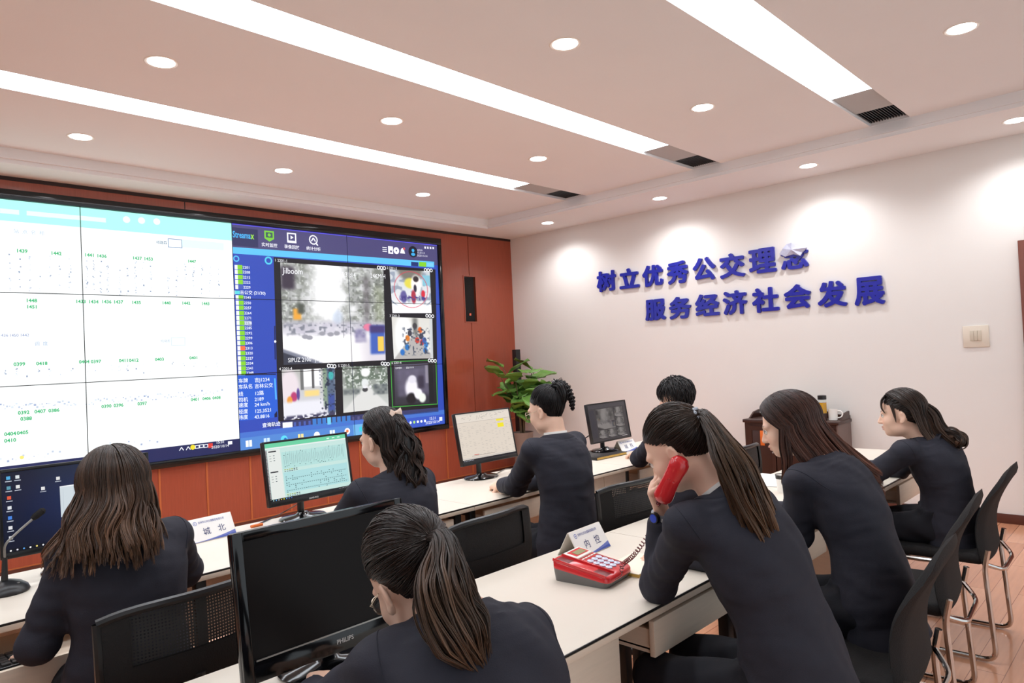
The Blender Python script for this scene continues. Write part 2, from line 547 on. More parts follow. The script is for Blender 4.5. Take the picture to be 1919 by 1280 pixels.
def downlight_mesh(t):
    obj('trim_ring', MB().lathe([(0.066, 0.0), (0.08, -0.003), (0.086, 0.0), (0.066, 0.001)], n=36, caps=False), MAT['white_plastic'], t)
    obj('lens', MB().lathe([(0.0665, 0.0), (0.0665, -0.002), (0.05, -0.004), (0.002, -0.0045)], n=36), MAT['down'], t)
def downlight(x, y, z, label, group, watt=SPOT_W, cone=118, soft=.9):
    global _dl
    if _dl is None:
        _dl = thing('downlight', label, 'downlight', (x, y, z - 0.0005), 0, group)
        downlight_mesh(_dl)
    else:
        dup(_dl, (x, y, z - 0.0005), 0, label, group)
    ld = bpy.data.lights.new('downlight_beam', 'SPOT')
    ld.energy = watt; ld.spot_size = math.radians(cone); ld.spot_blend = soft; ld.shadow_soft_size = 0.06
    ld.color = (0.97, 0.98, 1.0)
    lo = bpy.data.objects.new('downlight_beam', ld); SC.collection.objects.link(lo)
    lo.location = (x, y, z - 0.03)
_dl = None
G1 = 'round downlights in the flat ceiling'
for x, y, s in [(-5.276, -2.539, 'left of the middle light strip, upper left of the picture'), (-5.25, -0.97, 'at the far left, nearest the video wall'),
                (-3.776, -2.541, 'between the left and middle strips, second from the left'), (-3.749, -0.985, 'above the middle of the video wall'),
                (-2.25, -0.981, 'above the right end of the video wall'), (-2.262, -2.535, 'between the left and middle strips, farthest from the camera'),
                (-3.776, -4.084, 'largest, near the top centre between two strips'), (-2.274, -4.068, 'between the middle and right strips, farther one'),
                (-2.265, -5.60, 'beyond the right strip, at the upper right corner')]:
    downlight(x, y, ZC, 'round white downlight ' + s, G1)
for x, y, s in [(-0.445, -5.568, 'at the right edge'), (-0.445, -4.075, 'third from the room corner'),
                (-0.445, -2.57, 'second from the room corner'), (-0.445, -1.046, 'nearest the room corner')]:
    downlight(x, y, ZS, 'round downlight in the soffit by the white wall, ' + s, 'round downlights in the soffit', 36, 150, .7)

# ------------------------------------------------------------------ video wall
VX0, VX1, VZ0, VZ1 = -6.265, -1.285, 0.742, 2.865
SY = -0.024
vw = thing('video_wall', 'huge lit display wall of joined panels on the red wood wall', 'video wall', ((VX0 + VX1) / 2, -0.0, VZ0))
fr = MB().box(VX0 - 0.055, VX1 + 0.05, -0.045, -0.0, VZ1, VZ1 + 0.075, bev=0.004).box(VX0 - 0.055, VX1 + 0.05, -0.045, -0.0, VZ0 - 0.06, VZ0, bev=0.004)
fr.box(VX1, VX1 + 0.05, -0.045, -0.0, VZ0, VZ1, bev=0.004).box(VX0 - 0.055, VX0, -0.045, -0.0, VZ0, VZ1, bev=0.004)
obj('bezel_frame', fr, MAT['gloss_black'], vw, world=True)

CV = Canvas((0, SY, 0), (1, 0, 0), (0, 0, 1), step=0.0004)
def P_(px, py):
    q = hit(px, py, 1, SY)
    return (float(q[0]), float(q[2]))
def Bp(x, y): return P_(420 + x / 2.783, 400 + y / 2.783)
def Wp(x, y): return P_(x / 2.206, 320 + y / 2.206)
XM = VX0 + 2.49
TB = 0.115     # taskbar height
# left half: white planning page
CV.rect(VX0, VZ0, XM, VZ1, (250, 255, 255), 0)
CV.poly([(VX0, 2.70), (XM, 2.70), (XM, VZ1), (VX0, VZ1)], (172, 250, 234), 1)
CV.rect(VX0, VZ0, XM, VZ0 + TB, (26, 36, 84), 1)
for x, w_ in [(0, 30), (110, 40), (205, 40), (300, 60)]:
    a = Wp(x, 165 + x * 0.09); CV.rect(a[0], a[1] - 0.018, a[0] + w_ * .004, a[1] + 0.018, (226, 255, 250), 2)
for x in (523, 585, 648):
    a = Wp(x, 168 + x * 0.065); CV.disc(a[0], a[1], 0.028, (246, 255, 255), 2)
a, b = Wp(750, 300), Wp(925, 312)
CV.rect(a[0], a[1] - 0.035, b[0], a[1] + 0.035, (222, 255, 250), 2)
green, grey, navy = (38, 176, 106), (150, 168, 190), (70, 92, 140)
def wt(s, x, y, col=green, h=0.027, bold=0.035):
    q = Wp(x, y); CV.text(s, q[0], q[1] - h / 2, h, col, 3, bold, center=True)
for s, x, y in [('1439', 90, 331), ('1442', 232, 341), ('1441', 368, 348), ('1436', 420, 352), ('1437', 567, 361), ('1453', 613, 364), ('1447', 793, 374),
                ('1448', 130, 536), ('1451', 130, 562), ('1433', 333, 540), ('1434', 386, 541), ('1436', 440, 541), ('1437', 489, 542), ('1435', 563, 544), ('1440', 688, 546), ('1442', 769, 547), ('1443', 849, 549),
                ('0399', 80, 799), ('0418', 173, 796), ('0404', 348, 789), ('0397', 397, 788), ('0411', 510, 784), ('0412', 553, 783), ('0403', 659, 779), ('0401', 799, 773),
                ('0390', 440, 973), ('0396', 490, 969), ('0397', 588, 962), ('0401', 805, 945), ('0406', 854, 941), ('0408', 895, 938),
                ('0392', 98, 999), ('0407', 166, 994), ('0386', 223, 990), ('0388', 108, 1024), ('0404', 42, 1087), ('0405', 93, 1082), ('0410', 42, 1114)]:
    wt(s, x, y)
for s, x, y in [('1436', 14, 680), ('1450', 57, 680), ('1442', 101, 679)]:
    wt(s, x, y, (90, 110, 170), 0.022, 0.0)
wt('线路图', 668, 297, (96, 124, 150), 0.022, 0.01); wt('线路图', 684, 704, (150, 170, 190), 0.02, 0.0)
wt('站  点  名  称', 120, 254, (170, 190, 210), 0.026, 0.0)
wt('调  度', 170, 715, (150, 170, 200), 0.026, 0.0)
for (x, y, w_, h_) in [(731, 301, 0.075, 0.055), (744, 706, 0.075, 0.05)]:
    q = Wp(x, y)
    for s in (-1, 1):
        CV.rect(q[0] - w_, q[1] + s * h_ / 1.5 - 0.003, q[0] + w_ * 0.6, q[1] + s * h_ / 1.5 + 0.003, (110, 140, 180) if y < 500 else (205, 220, 225), 3)
        CV.rect(q[0] + (-w_ if s < 0 else w_ * 0.6 - 0.006), q[1] - h_ / 1.5, q[0] + (-w_ + 0.006 if s < 0 else w_ * 0.6), q[1] + h_ / 1.5, (110, 140, 180) if y < 500 else (205, 220, 225), 3)
rr = random.Random(3)
for (xa, xb, ya, yb_, n, cols) in [(20, 310, 345, 500, 60, 7), (345, 460, 370, 505, 60, 4), (480, 640, 375, 515, 70, 5), (680, 920, 385, 520, 80, 7),
                                   (0, 320, 815, 850, 26, 7), (350, 640, 800, 835, 22, 9), (690, 920, 790, 815, 12, 5)]:
    for k in range(n):
        cx = xa + (xb - xa) * (rr.randrange(cols) + 0.5) / cols + rr.uniform(-4, 4)
        q = Wp(cx, rr.uniform(ya, yb_)); s = rr.uniform(0.002, 0.0055)
        CV.rect(q[0] - s, q[1] - s * rr.uniform(0.6, 1.8), q[0] + s, q[1] + s, rr.choice([(196, 204, 218), (214, 222, 230), (140, 154, 180)]), 3)
for (xa, ya, xb, yb_, n) in [(0, 978, 320, 958, 34), (355, 958, 925, 912, 60), (0, 1195, 260, 1165, 12), (350, 1145, 680, 1115, 10)]:
    for k in range(n):
        t = (k + rr.random() * 0.6) / n
        q = Wp(xa + (xb - xa) * t, ya + (yb_ - ya) * t + rr.uniform(-12, 12)); s = rr.uniform(0.003, 0.008)
        CV.rect(q[0] - s, q[1] - s, q[0] + s, q[1] + s, rr.choice([(190, 202, 220), (212, 222, 232), (160, 174, 204)]), 3)
q = Wp(90, 1185); CV.disc(q[0], q[1], 0.014, (250, 225, 120), 3)
# its task bar
for i, (x, y) in enumerate([(750, 1150), (778, 1147), (797, 1143), (815, 1142), (833, 1139), (851, 1138), (870, 1136), (951, 1125)]):
    q = Wp(x, y)
    if i == 2: CV.disc(q[0], q[1], 0.022, (232, 214, 40), 3)
    elif i == 6: CV.rect(q[0] - .02, q[1] - .02, q[0] + .02, q[1] + .02, (214, 60, 50), 3)
    elif i in (0, 1):
        CV.line((q[0] - .018, q[1] - .014), (q[0], q[1] + .014), .007, (236, 240, 250), 3); CV.line((q[0], q[1] + .014), (q[0] + .018, q[1] - .014), .007, (236, 240, 250), 3)
    else:
        CV.rect(q[0] - .02, q[1] - .014, q[0] + .02, q[1] + .016, (236, 240, 250), 3); CV.rect(q[0] - .013, q[1] - .008, q[0] + .013, q[1] + .01, (26, 36, 84) if i != 7 else (236, 240, 250), 4)
wt('15:31', 909, 1121, (240, 244, 252), 0.026, 0.01); wt('2020/10/14', 910, 1139, (240, 244, 252), 0.026, 0.0)

# right half: the blue camera-monitoring page
def bq(pts, col, layer):
    CV.poly([(max(XM, q[0]), q[1]) for q in (Bp(*p) for p in pts)][::-1], col, layer)
CV.rect(XM, VZ0, VX1, VZ1, (44, 72, 176), 0)
CV.rect(XM, 2.62, VX1, VZ1 - 0.012, (74, 70, 116), 1)
CV.rect(XM, VZ1 - 0.012, VX1, VZ1, (92, 84, 226), 2)
bq([(30, 70), (175, 85), (178, 178), (32, 166)], (44, 46, 88), 2)
q0, q1 = Bp(45, 132), Bp(158, 140)
sw_ = CV.text('Streama', q0[0], q0[1] + .015, 0.062, (70, 176, 240), 3, 0.02, sx=0.62)
CV.text('x', q0[0] + sw_ + .004, q0[1] + .015, 0.062, (150, 220, 70), 3, 0.03, sx=0.66)
bq([(33, 174), (1095, 252), (1095, 282), (34, 208)], (92, 190, 240), 3)
def icon(x, y, kind, col=(240, 240, 250), s=0.05):
    q = Bp(x, y)
    if kind == 'shield':
        CV.rect(q[0] - s, q[1] - s * .5, q[0] + s, q[1] + s, col, 3); CV.poly([(q[0] - s, q[1] - s * .5), (q[0], q[1] - s * 1.1), (q[0] + s, q[1] - s * .5)], col, 3)
        CV.rect(q[0] - s * .7, q[1] - s * .3, q[0] + s * .7, q[1] + s * .7, (60, 84, 90), 4); CV.disc(q[0], q[1] + s * .2, s * .32, col, 5)
    if kind == 'box':
        CV.rect(q[0] - s, q[1] - s, q[0] + s, q[1] + s, col, 3); CV.rect(q[0] - s * .72, q[1] - s * .55, q[0] + s * .72, q[1] + s * .75, (74, 70, 116), 4)
        CV.poly([(q[0] - s * .25, q[1] - s * .3), (q[0] + s * .4, q[1] + s * .1), (q[0] - s * .25, q[1] + s * .5)], col, 5)
    if kind == 'disc':
        CV.disc(q[0], q[1], s, col, 3); CV.disc(q[0], q[1], s * .74, (74, 70, 116), 4)
        CV.line((q[0] - s * .45, q[1] - s * .3), (q[0], q[1] + s * .4), s * .25, col, 5); CV.line((q[0], q[1] + s * .4), (q[0] + s * .45, q[1] - s * .3), s * .25, col, 5)
        CV.line((q[0] + s * .6, q[1] - s * .7), (q[0] + s, q[1] - s * 1.1), s * .3, col, 3)
    if kind == 'list':
        for k in (-1, 0, 1): CV.rect(q[0] - s, q[1] + k * s * .7 - s * .16, q[0] + s, q[1] + k * s * .7 + s * .16, col, 3)
    if kind == 'doc':
        CV.rect(q[0] - s * .8, q[1] - s, q[0] + s * .8, q[1] + s, col, 3); CV.rect(q[0] - s * .2, q[1] - s * .6, q[0] + s * .4, q[1] - s * .1, (74, 70, 116), 4)
    if kind == 'dot':
        CV.disc(q[0], q[1], s, col, 3); CV.disc(q[0], q[1], s * .25, (74, 70, 116), 4)
    if kind == 'bell':
        CV.poly([(q[0] - s * .9, q[1] - s * .6), (q[0] + s * .9, q[1] - s * .6), (q[0] + s * .5, q[1] + s * .6), (q[0], q[1] + s), (q[0] - s * .5, q[1] + s * .6)], col, 3); CV.disc(q[0] + s * .6, q[1] + s * .8, s * .4, (200, 80, 90), 4)
icon(235, 118, 'shield', (120, 200, 60)); icon(352, 128, 'box'); icon(465, 138, 'disc')
for s, x, y in [('实时监控', 236, 165), ('录像回放', 353, 175), ('统计分析', 466, 184)]:
    q = Bp(x, y); CV.text(s, q[0], q[1] - .015, 0.030, (240, 240, 250), 3, 0.01, center=True)
icon(837, 188, 'list', s=.03); icon(868, 191, 'doc', s=.042); icon(898, 194, 'dot', s=.04); icon(930, 198, 'bell', s=.04)
q = Bp(985, 200); CV.disc(q[0], q[1], 0.066, (22, 24, 40), 3, n=20); CV.disc(q[0], q[1] + .015, .02, (60, 170, 230), 4); CV.disc(q[0], q[1] - .03, .03, (60, 170, 230), 4, ry=.018)
for k, s in enumerate(('admin', '15:31:14', '2020-10-14')):
    q = Bp(1006, 188 + 15 * k); CV.text(s, q[0], q[1] - .012, 0.024, (230, 230, 245), 3)
for x in (1048, 1062, 1076, 1090):
    q = Bp(x, 178 + (x - 1048) * .06); CV.rect(q[0] - .012, q[1] - .012, q[0] + .012, q[1] + .012, (230, 230, 245), 3)
bq([(975, 252), (1013, 255), (1013, 276), (975, 273)], (30, 50, 110), 4); bq([(1016, 252), (1054, 255), (1054, 279), (1016, 276)], (128, 204, 40), 4); bq([(1058, 258), (1090, 260), (1090, 277), (1058, 275)], (120, 200, 240), 4)
q = Bp(63, 236); CV.disc(q[0], q[1], .03, (80, 190, 240), 3); CV.disc(q[0], q[1], .018, (44, 72, 176), 4)
q = Bp(231, 246); CV.disc(q[0], q[1], .04, (80, 200, 230), 3); CV.disc(q[0], q[1], .024, (44, 72, 176), 4)
for k, y in enumerate([280, 305, 332, 358, 384, 412, 438, 466, 492, 519, 545, 571, 597, 624, 650, 676, 703, 729, 756, 782, 808, 832]):
    x = 62 + (y - 280) * 0.035
    if y == 412:
        q = Bp(48, y); CV.rect(q[0] - .015, q[1] - .02, q[0] + .015, q[1] + .02, (235, 240, 250), 3)
        q = Bp(66, y); CV.rect(q[0] - .02, q[1] - .016, q[0] + .03, q[1] + .016, (90, 210, 220), 3); q = Bp(82, y); CV.text('吉公交 (21/30)', q[0], q[1] - .014, .03, (240, 245, 255), 3, 0.01)
        continue
    if y == 571:
        bq([(68, 556), (142, 560), (143, 586), (69, 582)], (150, 160, 190), 3)
    q = Bp(x, y); CV.rect(q[0] - .014, q[1] - .02, q[0] + .014, q[1] + .02, (235, 240, 250), 4)
    q = Bp(x + 20, y); CV.rect(q[0] - .024, q[1] - .02, q[0] + .024, q[1] + .02, (240, 110, 60) if y == 703 else ((70, 90, 180) if y == 384 else (130, 206, 40)), 4)
    q = Bp(x + 34, y); CV.text(str(2201 + 7 * k), q[0], q[1] - .013, .026, (240, 245, 255), 4, 0.01)
bq([(260, 586), (267, 586), (270, 762), (263, 762)], (26, 36, 90), 3); q = Bp(266, 668); CV.disc(q[0], q[1], .012, (240, 240, 250), 4)
bq([(35, 846), (270, 842), (282, 1062), (62, 1084)], (36, 92, 206), 3); bq([(36, 838), (270, 836), (270, 842), (36, 845)], (24, 34, 90), 4)
bq([(110, 838), (222, 834), (222, 841), (110, 845)], (24, 30, 70), 5)
for k, (y, s1, s2) in enumerate([(868, '车牌', '吉J1234'), (900, '车队名', '吉林公交'), (937, '线', '12路'), (968, '司机', '2189'), (996, '速度', '24 km/h'), (1030, '经度', '125.3521'), (1060, '纬度', '43.8816')]):
    q = Bp(74, y + 4); CV.text(s1, q[0], q[1] - .02, .034, (235, 242, 255), 5, 0.01); q = Bp(158, y); CV.text(s2, q[0], q[1] - .02, .034, (235, 242, 255), 5, 0.01)
bq([(260, 860), (268, 860), (275, 970), (266, 970)], (80, 170, 240), 5); bq([(262, 1046), (276, 1030), (278, 1062), (262, 1064)], (20, 24, 60), 5)
bq([(222, 1090), (270, 1086), (271, 1112), (222, 1117)], (30, 56, 130), 5); q = Bp(246, 1101); CV.text('查询轨迹', q[0], q[1] - .016, .034, (240, 245, 255), 6, 0.01, center=True)
# camera pictures
bq([(258, 228), (1102, 292), (1116, 1012), (302, 1086), (282, 1088)], (20, 20, 26), 2)
bq([(290, 1086), (1116, 1012), (1118, 1034), (292, 1118)], (52, 56, 100), 3)
for k in range(18):
    x = 318 + k * 25.5; q = Bp(x, 1104 - k * 2.4)
    if k < 2: CV.rect(q[0] - .026, q[1] - .026, q[0] + .026, q[1] + .026, (236, 240, 250), 4)
    elif k < 6: CV.rect(q[0] - .012, q[1] - .02, q[0] + .012, q[1] + .02, (70, 90, 170), 4)
    elif k < 14:
        CV.rect(q[0] - .021, q[1] - .036, q[0] + .021, q[1] + .036, (110, 200, 240) if k == 9 else (56, 120, 200), 4)
    else: CV.rect(q[0] - .014, q[1] - .02, q[0] + .014, q[1] + .02, (84, 84, 130), 4)
def blank(h, w, top, bot):
    t = np.linspace(0, 1, h)[:, None, None]
    return np.ones((h, w, 3)) * (np.array(top) * (1 - t) + np.array(bot) * t) / 255.0
def blend(a, m, col):
    m = np.clip(m, 0, 1)[..., None]
    a[:] = a * (1 - m) + np.array(col) / 255.0 * m
def grid(h, w):
    return np.linspace(0, 1, w)[None, :].repeat(h, 0), np.linspace(0, 1, h)[:, None].repeat(w, 1)
def sm(x, a, b):
    t = np.clip((x - a) / (b - a), 0, 1); return t * t * (3 - 2 * t)
def ell(x, y, cx, cy, rx, ry, s=0.25):
    return 1 - sm(np.sqrt(((x - cx) / rx) ** 2 + ((y - cy) / ry) ** 2), 1 - s, 1 + s)
def box_(x, y, x0, x1, y0, y1, s=0.012):
    return sm(x, x0 - s, x0 + s) * (1 - sm(x, x1 - s, x1 + s)) * sm(y, y0 - s, y0 + s) * (1 - sm(y, y1 - s, y1 + s))
def street(h, w, seed, left_bus=True, dull=0.0):
    x, y = grid(h, w); a = blank(h, w, (236, 236, 240), (250, 250, 250))
    n1, n2, n3 = vnoise(h, w, 9, seed), vnoise(h, w, min(26, w // 4), seed + 1), vnoise(h, w, min(60, w // 4), seed + 2)
    tree = np.clip((0.55 - np.abs(x - 0.49) * 0 + (np.abs(x - 0.46) - 0.14) * 3.2) + (n1 - 0.5) * 1.6, 0, 1) * (1 - sm(y, 0.55, 0.72))
    n4 = vnoise(h, w, min(40, w // 4), seed + 7); blend(a, tree * .9, (150, 152, 150)); blend(a, tree * sm(n2, .45, .75) * .8, (112, 116, 108)); blend(a, tree * sm(n3 * .6 + n4 * .4, .5, .75) * 0.7, (216, 220, 214)); blend(a, tree * sm(n4, .62, .8) * .6, (92, 96, 90)); blend(a, box_(x, y, .78, .84, .1, .62, .03) * .6, (104, 98, 104)); blend(a, box_(x, y, .9, .99, .2, .6, .04) * .35, (150, 160, 120))
    blend(a, ell(x, y, 0.42, 0.25, 0.16, 0.36, 0.7), (250, 250, 252))
    blend(a, box_(x, y, 0, 1, 0.58, 0.74, 0.04) * (0.5 + 0.5 * n2), (190, 186, 200)); blend(a, box_(x, y, 0, 1, 0.6, 0.72, 0.03) * sm(n3, .5, .8) * .8, (110, 114, 126))
    blend(a, sm(y, 0.68, 0.76), (246, 244, 244))
    blend(a, sm(x - 0.55 - (y - 0.7) * 0.1, 0.05, 0.3) * sm(y, 0.68, 0.8) * 0.6, (188, 180, 194))
    for cx, cy in ((.2, .73), (.24, .74), (.44, .71), (.5, .7), (.36, .7)):
        blend(a, ell(x, y, cx, cy, .03, .022), (150, 150, 160))
    blend(a, ell(x, y, .51, .53, .05, .07, .5) * .6, (186, 200, 224)); blend(a, box_(x, y, .565, .57, .55, .75, .004), (120, 120, 130))
    blend(a, ell(x, y, .82, .64, .05, .04), (220, 120, 150)); blend(a, box_(x, y, .68, .8, .66, .8, .02) * (.4 + .6 * n2), (130, 124, 160))
    blend(a, box_(x, y, .84, 1, .62, .93, .02), (62, 92, 176)); blend(a, box_(x, y, .84, 1, .62, .7, .02), (64, 54, 110)); blend(a, box_(x, y, .92, .985, .74, .9, .008), (246, 196, 80))
    blend(a, box_(x, y, .1, .17, .45, .56, .015), (226, 160, 60)); blend(a, box_(x, y, .14, .2, .4, .5, .02), (80, 84, 76))
    blend(a, box_(x, y, 0, .12, .04, .26, .03), (60, 52, 66))
    blend(a, sm(y - 0.83 - x * 0.42, 0, .03) * (1 - sm(x, .32, .4)), (120, 124, 140)); blend(a, sm(y - 0.87 - x * 0.42, 0, .02) * (1 - sm(x, .32, .4)), (52, 56, 70))
    return np.clip(a * 1.02, 0, 1)
CV.raster([Bp(292, 255), Bp(830, 290), Bp(842, 765), Bp(310, 790)], street(170, 190, 5), 4)
def bus_inside(h, w, seed):
    x, y = grid(h, w); a = blank(h, w, (200, 205, 210), (236, 236, 238)); n2, n3 = vnoise(h, w, 12, seed), vnoise(h, w, 30, seed + 3)
    blend(a, sm(n2, .5, .75), (150, 160, 176)); blend(a, ell(x, y, .5, .0, .3, .25), (120, 116, 108)); blend(a, ell(x, y, .48, .3, .14, .12), (222, 210, 80))
    blend(a, ell(x, y, .63, .33, .13, .22), (246, 240, 236)); blend(a, ell(x, y, .63, .2, .07, .07), (48, 40, 44)); blend(a, ell(x, y, .6, .42, .04, .09), (40, 40, 60))
    blend(a, ell(x, y, .3, .62, .08, .14), (96, 90, 150)); blend(a, ell(x, y, .55, .62, .06, .16), (170, 50, 70)); blend(a, ell(x, y, .8, .55, .05, .09), (210, 40, 60))
    blend(a, box_(x, y, .2, .9, .6, .7, .03) * sm(n3, .45, .7), (70, 60, 130)); blend(a, sm(np.abs(np.hypot(x - .5, y - .2) - .72), 0, .02) * -1 + 1, (90, 110, 140))
    blend(a, box_(x, y, .8, 1, .1, .35, .02), (130, 190, 210)); blend(a, sm(y, .75, .85), (246, 246, 248)); blend(a, sm(np.abs(np.hypot(x - .5, y - .45) - .42), 0, .014) * -1 + 1, (210, 60, 80))
    return a
def bus_aisle(h, w, seed):
    x, y = grid(h, w); a = blank(h, w, (214, 212, 206), (226, 226, 224)); n2, n3 = vnoise(h, w, 14, seed), vnoise(h, w, 24, seed + 1)
    blend(a, ell(x, y, .28, .45, .22, .5), (240, 240, 240)); blend(a, box_(x, y, .5, .62, .0, .5, .05), (120, 120, 116)); blend(a, sm(np.abs(x - .52) * 1.2 - (y - .4), -.02, .05) * -1 + 1, (176, 172, 170))
    for cx, cy, c in ((.36, .5, (214, 120, 40)), (.34, .72, (40, 110, 180)), (.22, .84, (40, 110, 190)), (.68, .3, (214, 96, 40)), (.7, .45, (50, 50, 70)), (.72, .6, (170, 50, 60)), (.78, .55, (60, 90, 160)), (.82, .66, (50, 120, 190)), (.8, .8, (40, 110, 190)), (.6, .55, (190, 60, 50)), (.42, .38, (60, 60, 70)), (.55, .2, (60, 60, 64))):
        blend(a, ell(x, y, cx, cy, .055, .075), c)
    blend(a, sm(n3, .58, .8) * box_(x, y, .25, .9, .25, .9, .05), (60, 70, 90)); blend(a, sm(x, .9, .97), (200, 204, 206))
    return a
def door_cam(h, w, seed):
    x, y = grid(h, w); a = blank(h, w, (180, 180, 176), (214, 214, 224)); n2, n3 = vnoise(h, w, 10, seed), vnoise(h, w, 30, seed + 1)
    blend(a, box_(x, y, .38, .55, .0, .36, .02), (248, 248, 250)); blend(a, box_(x, y, .59, .72, .0, .36, .02), (246, 246, 250)); blend(a, box_(x, y, .545, .59, 0, .4, .01), (90, 90, 92)); blend(a, box_(x, y, .33, .39, 0, .42, .01), (110, 112, 112))
    blend(a, ell(x, y, .13, .35, .17, .35), (226, 214, 220)); blend(a, ell(x, y, .2, .55, .06, .1), (180, 60, 110)); blend(a, ell(x, y, .12, .62, .05, .09), (226, 150, 60)); blend(a, ell(x, y, .28, .5, .03, .12), (90, 70, 140))
    blend(a, box_(x, y, .4, .68, .44, .56, .03), (240, 208, 130)); blend(a, box_(x, y, .76, .86, .0, .8, .02), (130, 150, 130)); blend(a, box_(x, y, .84, 1, .0, .95, .02) , (84, 100, 124)); blend(a, ell(x, y, .92, .15, .05, .1), (60, 170, 170)); blend(a, box_(x, y, .86, .98, .55, .9, .02), (60, 80, 150))
    blend(a, sm(y, .6, .7) * (1 - sm(x, .7, .8)), (226, 226, 234)); blend(a, sm(n3, .6, .8) * sm(x, .66, .74), (40, 50, 70)); blend(a, sm(y, .9, .96) * sm(n3, .3, .6), (60, 60, 90))
    return a
def road(h, w, seed):
    x, y = grid(h, w); a = blank(h, w, (120, 128, 120), (206, 208, 206)); n1, n2, n3 = vnoise(h, w, 8, seed), vnoise(h, w, 18, seed + 1), vnoise(h, w, 30, seed + 2)
    blend(a, sm(n1, .4, .65) * (1 - sm(y, .42, .54)) * .7, (84, 100, 84)); blend(a, sm(n3, .52, .8) * (1 - sm(y, .42, .54)), (200, 206, 200)); blend(a, ell(x, y, .5, .14, .1, .1), (240, 240, 240)); blend(a, ell(x, y, .48, .38, .08, .1), (220, 224, 224))
    blend(a, (1 - sm(np.abs(x - .52) * 1.1 - (y - .42), -.03, .06)), (214, 214, 212)); blend(a, box_(x, y, 0, .36, .5, .62, .03) * (.3 + .7 * n2), (90, 98, 100)); blend(a, box_(x, y, .66, 1, .42, .66, .03) * (.3 + .7 * n2), (80, 88, 92))
    blend(a, ell(x, y, .48, .53, .06, .05), (60, 62, 66)); blend(a, ell(x, y, .48, .47, .05, .03), (226, 226, 230)); blend(a, ell(x, y, .6, .47, .03, .03), (226, 226, 230))
    return a
def night(h, w, seed):
    x, y = grid(h, w); a = blank(h, w, (84, 80, 98), (44, 44, 52)); n2 = vnoise(h, w, 9, seed)
    blend(a, box_(x, y, .08, .9, .12, .8, .06) * (.4 + .5 * n2), (104, 98, 122)); blend(a, ell(x, y, .42, .6, .16, .26, .3), (236, 232, 240)); blend(a, ell(x, y, .44, .38, .1, .1), (220, 216, 228)); blend(a, ell(x, y, .4, .86, .12, .14), (22, 20, 26)); blend(a, ell(x, y, .58, .75, .1, .14), (244, 240, 246)); blend(a, ell(x, y, .68, .86, .09, .12), (230, 234, 226))
    blend(a, box_(x, y, .58, .74, .3, .62, .05), (54, 48, 66)); blend(a, box_(x, y, .78, .86, .05, .5, .02), (140, 134, 150)); blend(a, box_(x, y, .86, 1, 0, 1, .02), (22, 22, 26))
    return a
CV.raster([Bp(862, 292), Bp(1072, 302), Bp(1082, 520), Bp(878, 520)], bus_inside(80, 80, 3), 4)
CV.raster([Bp(873, 540), Bp(1085, 548), Bp(1090, 755), Bp(885, 760)], bus_aisle(90, 90, 8), 4)
CV.raster([Bp(300, 818), Bp(577, 805), Bp(583, 1050), Bp(312, 1080)], door_cam(80, 90, 4), 4)
CV.raster([Bp(615, 800), Bp(850, 793), Bp(858, 1015), Bp(622, 1040)], road(100, 104, 9), 4)
bq([(866, 772), (1106, 762), (1114, 996), (876, 1012)], (60, 150, 60), 4); bq([(870, 776), (1102, 766), (1110, 992), (880, 1007)], (30, 30, 36), 5)
CV.raster([Bp(885, 790), Bp(1090, 780), Bp(1098, 985), Bp(892, 1000)], night(50, 54, 2), 6)
for x, y in [(820, 284), (1064, 296), (1072, 535), (560, 796), (840, 784), (1085, 768)]:
    for k in (-1, 0, 1):
        q = Bp(x + k * 15, y + k * 1.2); CV.disc(q[0], q[1], .022, (236, 236, 240), 6); CV.disc(q[0], q[1], .012, (24, 24, 30), 7)
for s, x, y in [('1 2201-1', 262, 244), ('2 2201-2', 848, 284), ('3 2201-3', 862, 534), ('4 2201-4', 286, 812), ('5 2201-5', 594, 795), ('6 2201-6', 872, 780)]:
    q = Bp(x, y); CV.text(s, q[0], q[1] - .012, .028, (236, 236, 240), 7)
for s, x, y, h_ in [('Jilboom', 304, 302, .062), ('15:31:14', 600, 318, .05), ('24KM/H', 762, 326, .05), ('SIPUZ 2100   Jv:JJ  N: 947085', 332, 766, .045), ('CAMERA', 892, 802, .02), ('2020-10-14', 948, 800, .02)]:
    q = Bp(x, y); CV.text(s, q[0], q[1] - .02, h_, (250, 250, 255), 7, 0.0, sx=.85)
# its task bar
CV.rect(XM, VZ0, VX1, VZ0 + 0.165, (66, 112, 200), 3); CV.rect(XM, VZ0, VX1, VZ0 + TB, (78, 132, 206), 4)
CV.rect(XM + 1.25, VZ0, VX1, VZ0 + TB, (52, 84, 190), 5)
for k, c in enumerate([(240, 246, 252), (200, 226, 250), (90, 210, 240), (236, 220, 150), (244, 244, 248), (226, 240, 250), (246, 236, 236)]):
    xx = XM + 0.085 + k * 0.178
    if k in (4, 6): CV.disc(xx, VZ0 + TB / 2, .034, c, 6)
    elif k == 2: CV.disc(xx, VZ0 + TB / 2, .036, c, 6); CV.disc(xx + .012, VZ0 + TB / 2 - .004, .016, (30, 110, 190), 7)
    else: CV.rect(xx - .03, VZ0 + TB / 2 - .03, xx + .03, VZ0 + TB / 2 + .03, c, 6); CV.rect(xx - .004 if k else xx - .003, VZ0 + TB / 2 - .03, xx + .003, VZ0 + TB / 2 + .03, (78, 132, 206), 7)
CV.disc(XM + 0.085 + 6 * .178, VZ0 + TB / 2, .016, (226, 120, 70), 7)
CV.rect(XM + 1.33 - .1, VZ0, XM + 1.33 + .08, VZ0 + TB, (110, 176, 226), 6); CV.rect(XM + 1.30, VZ0 + .035, XM + 1.36, VZ0 + .085, (60, 200, 220), 7)
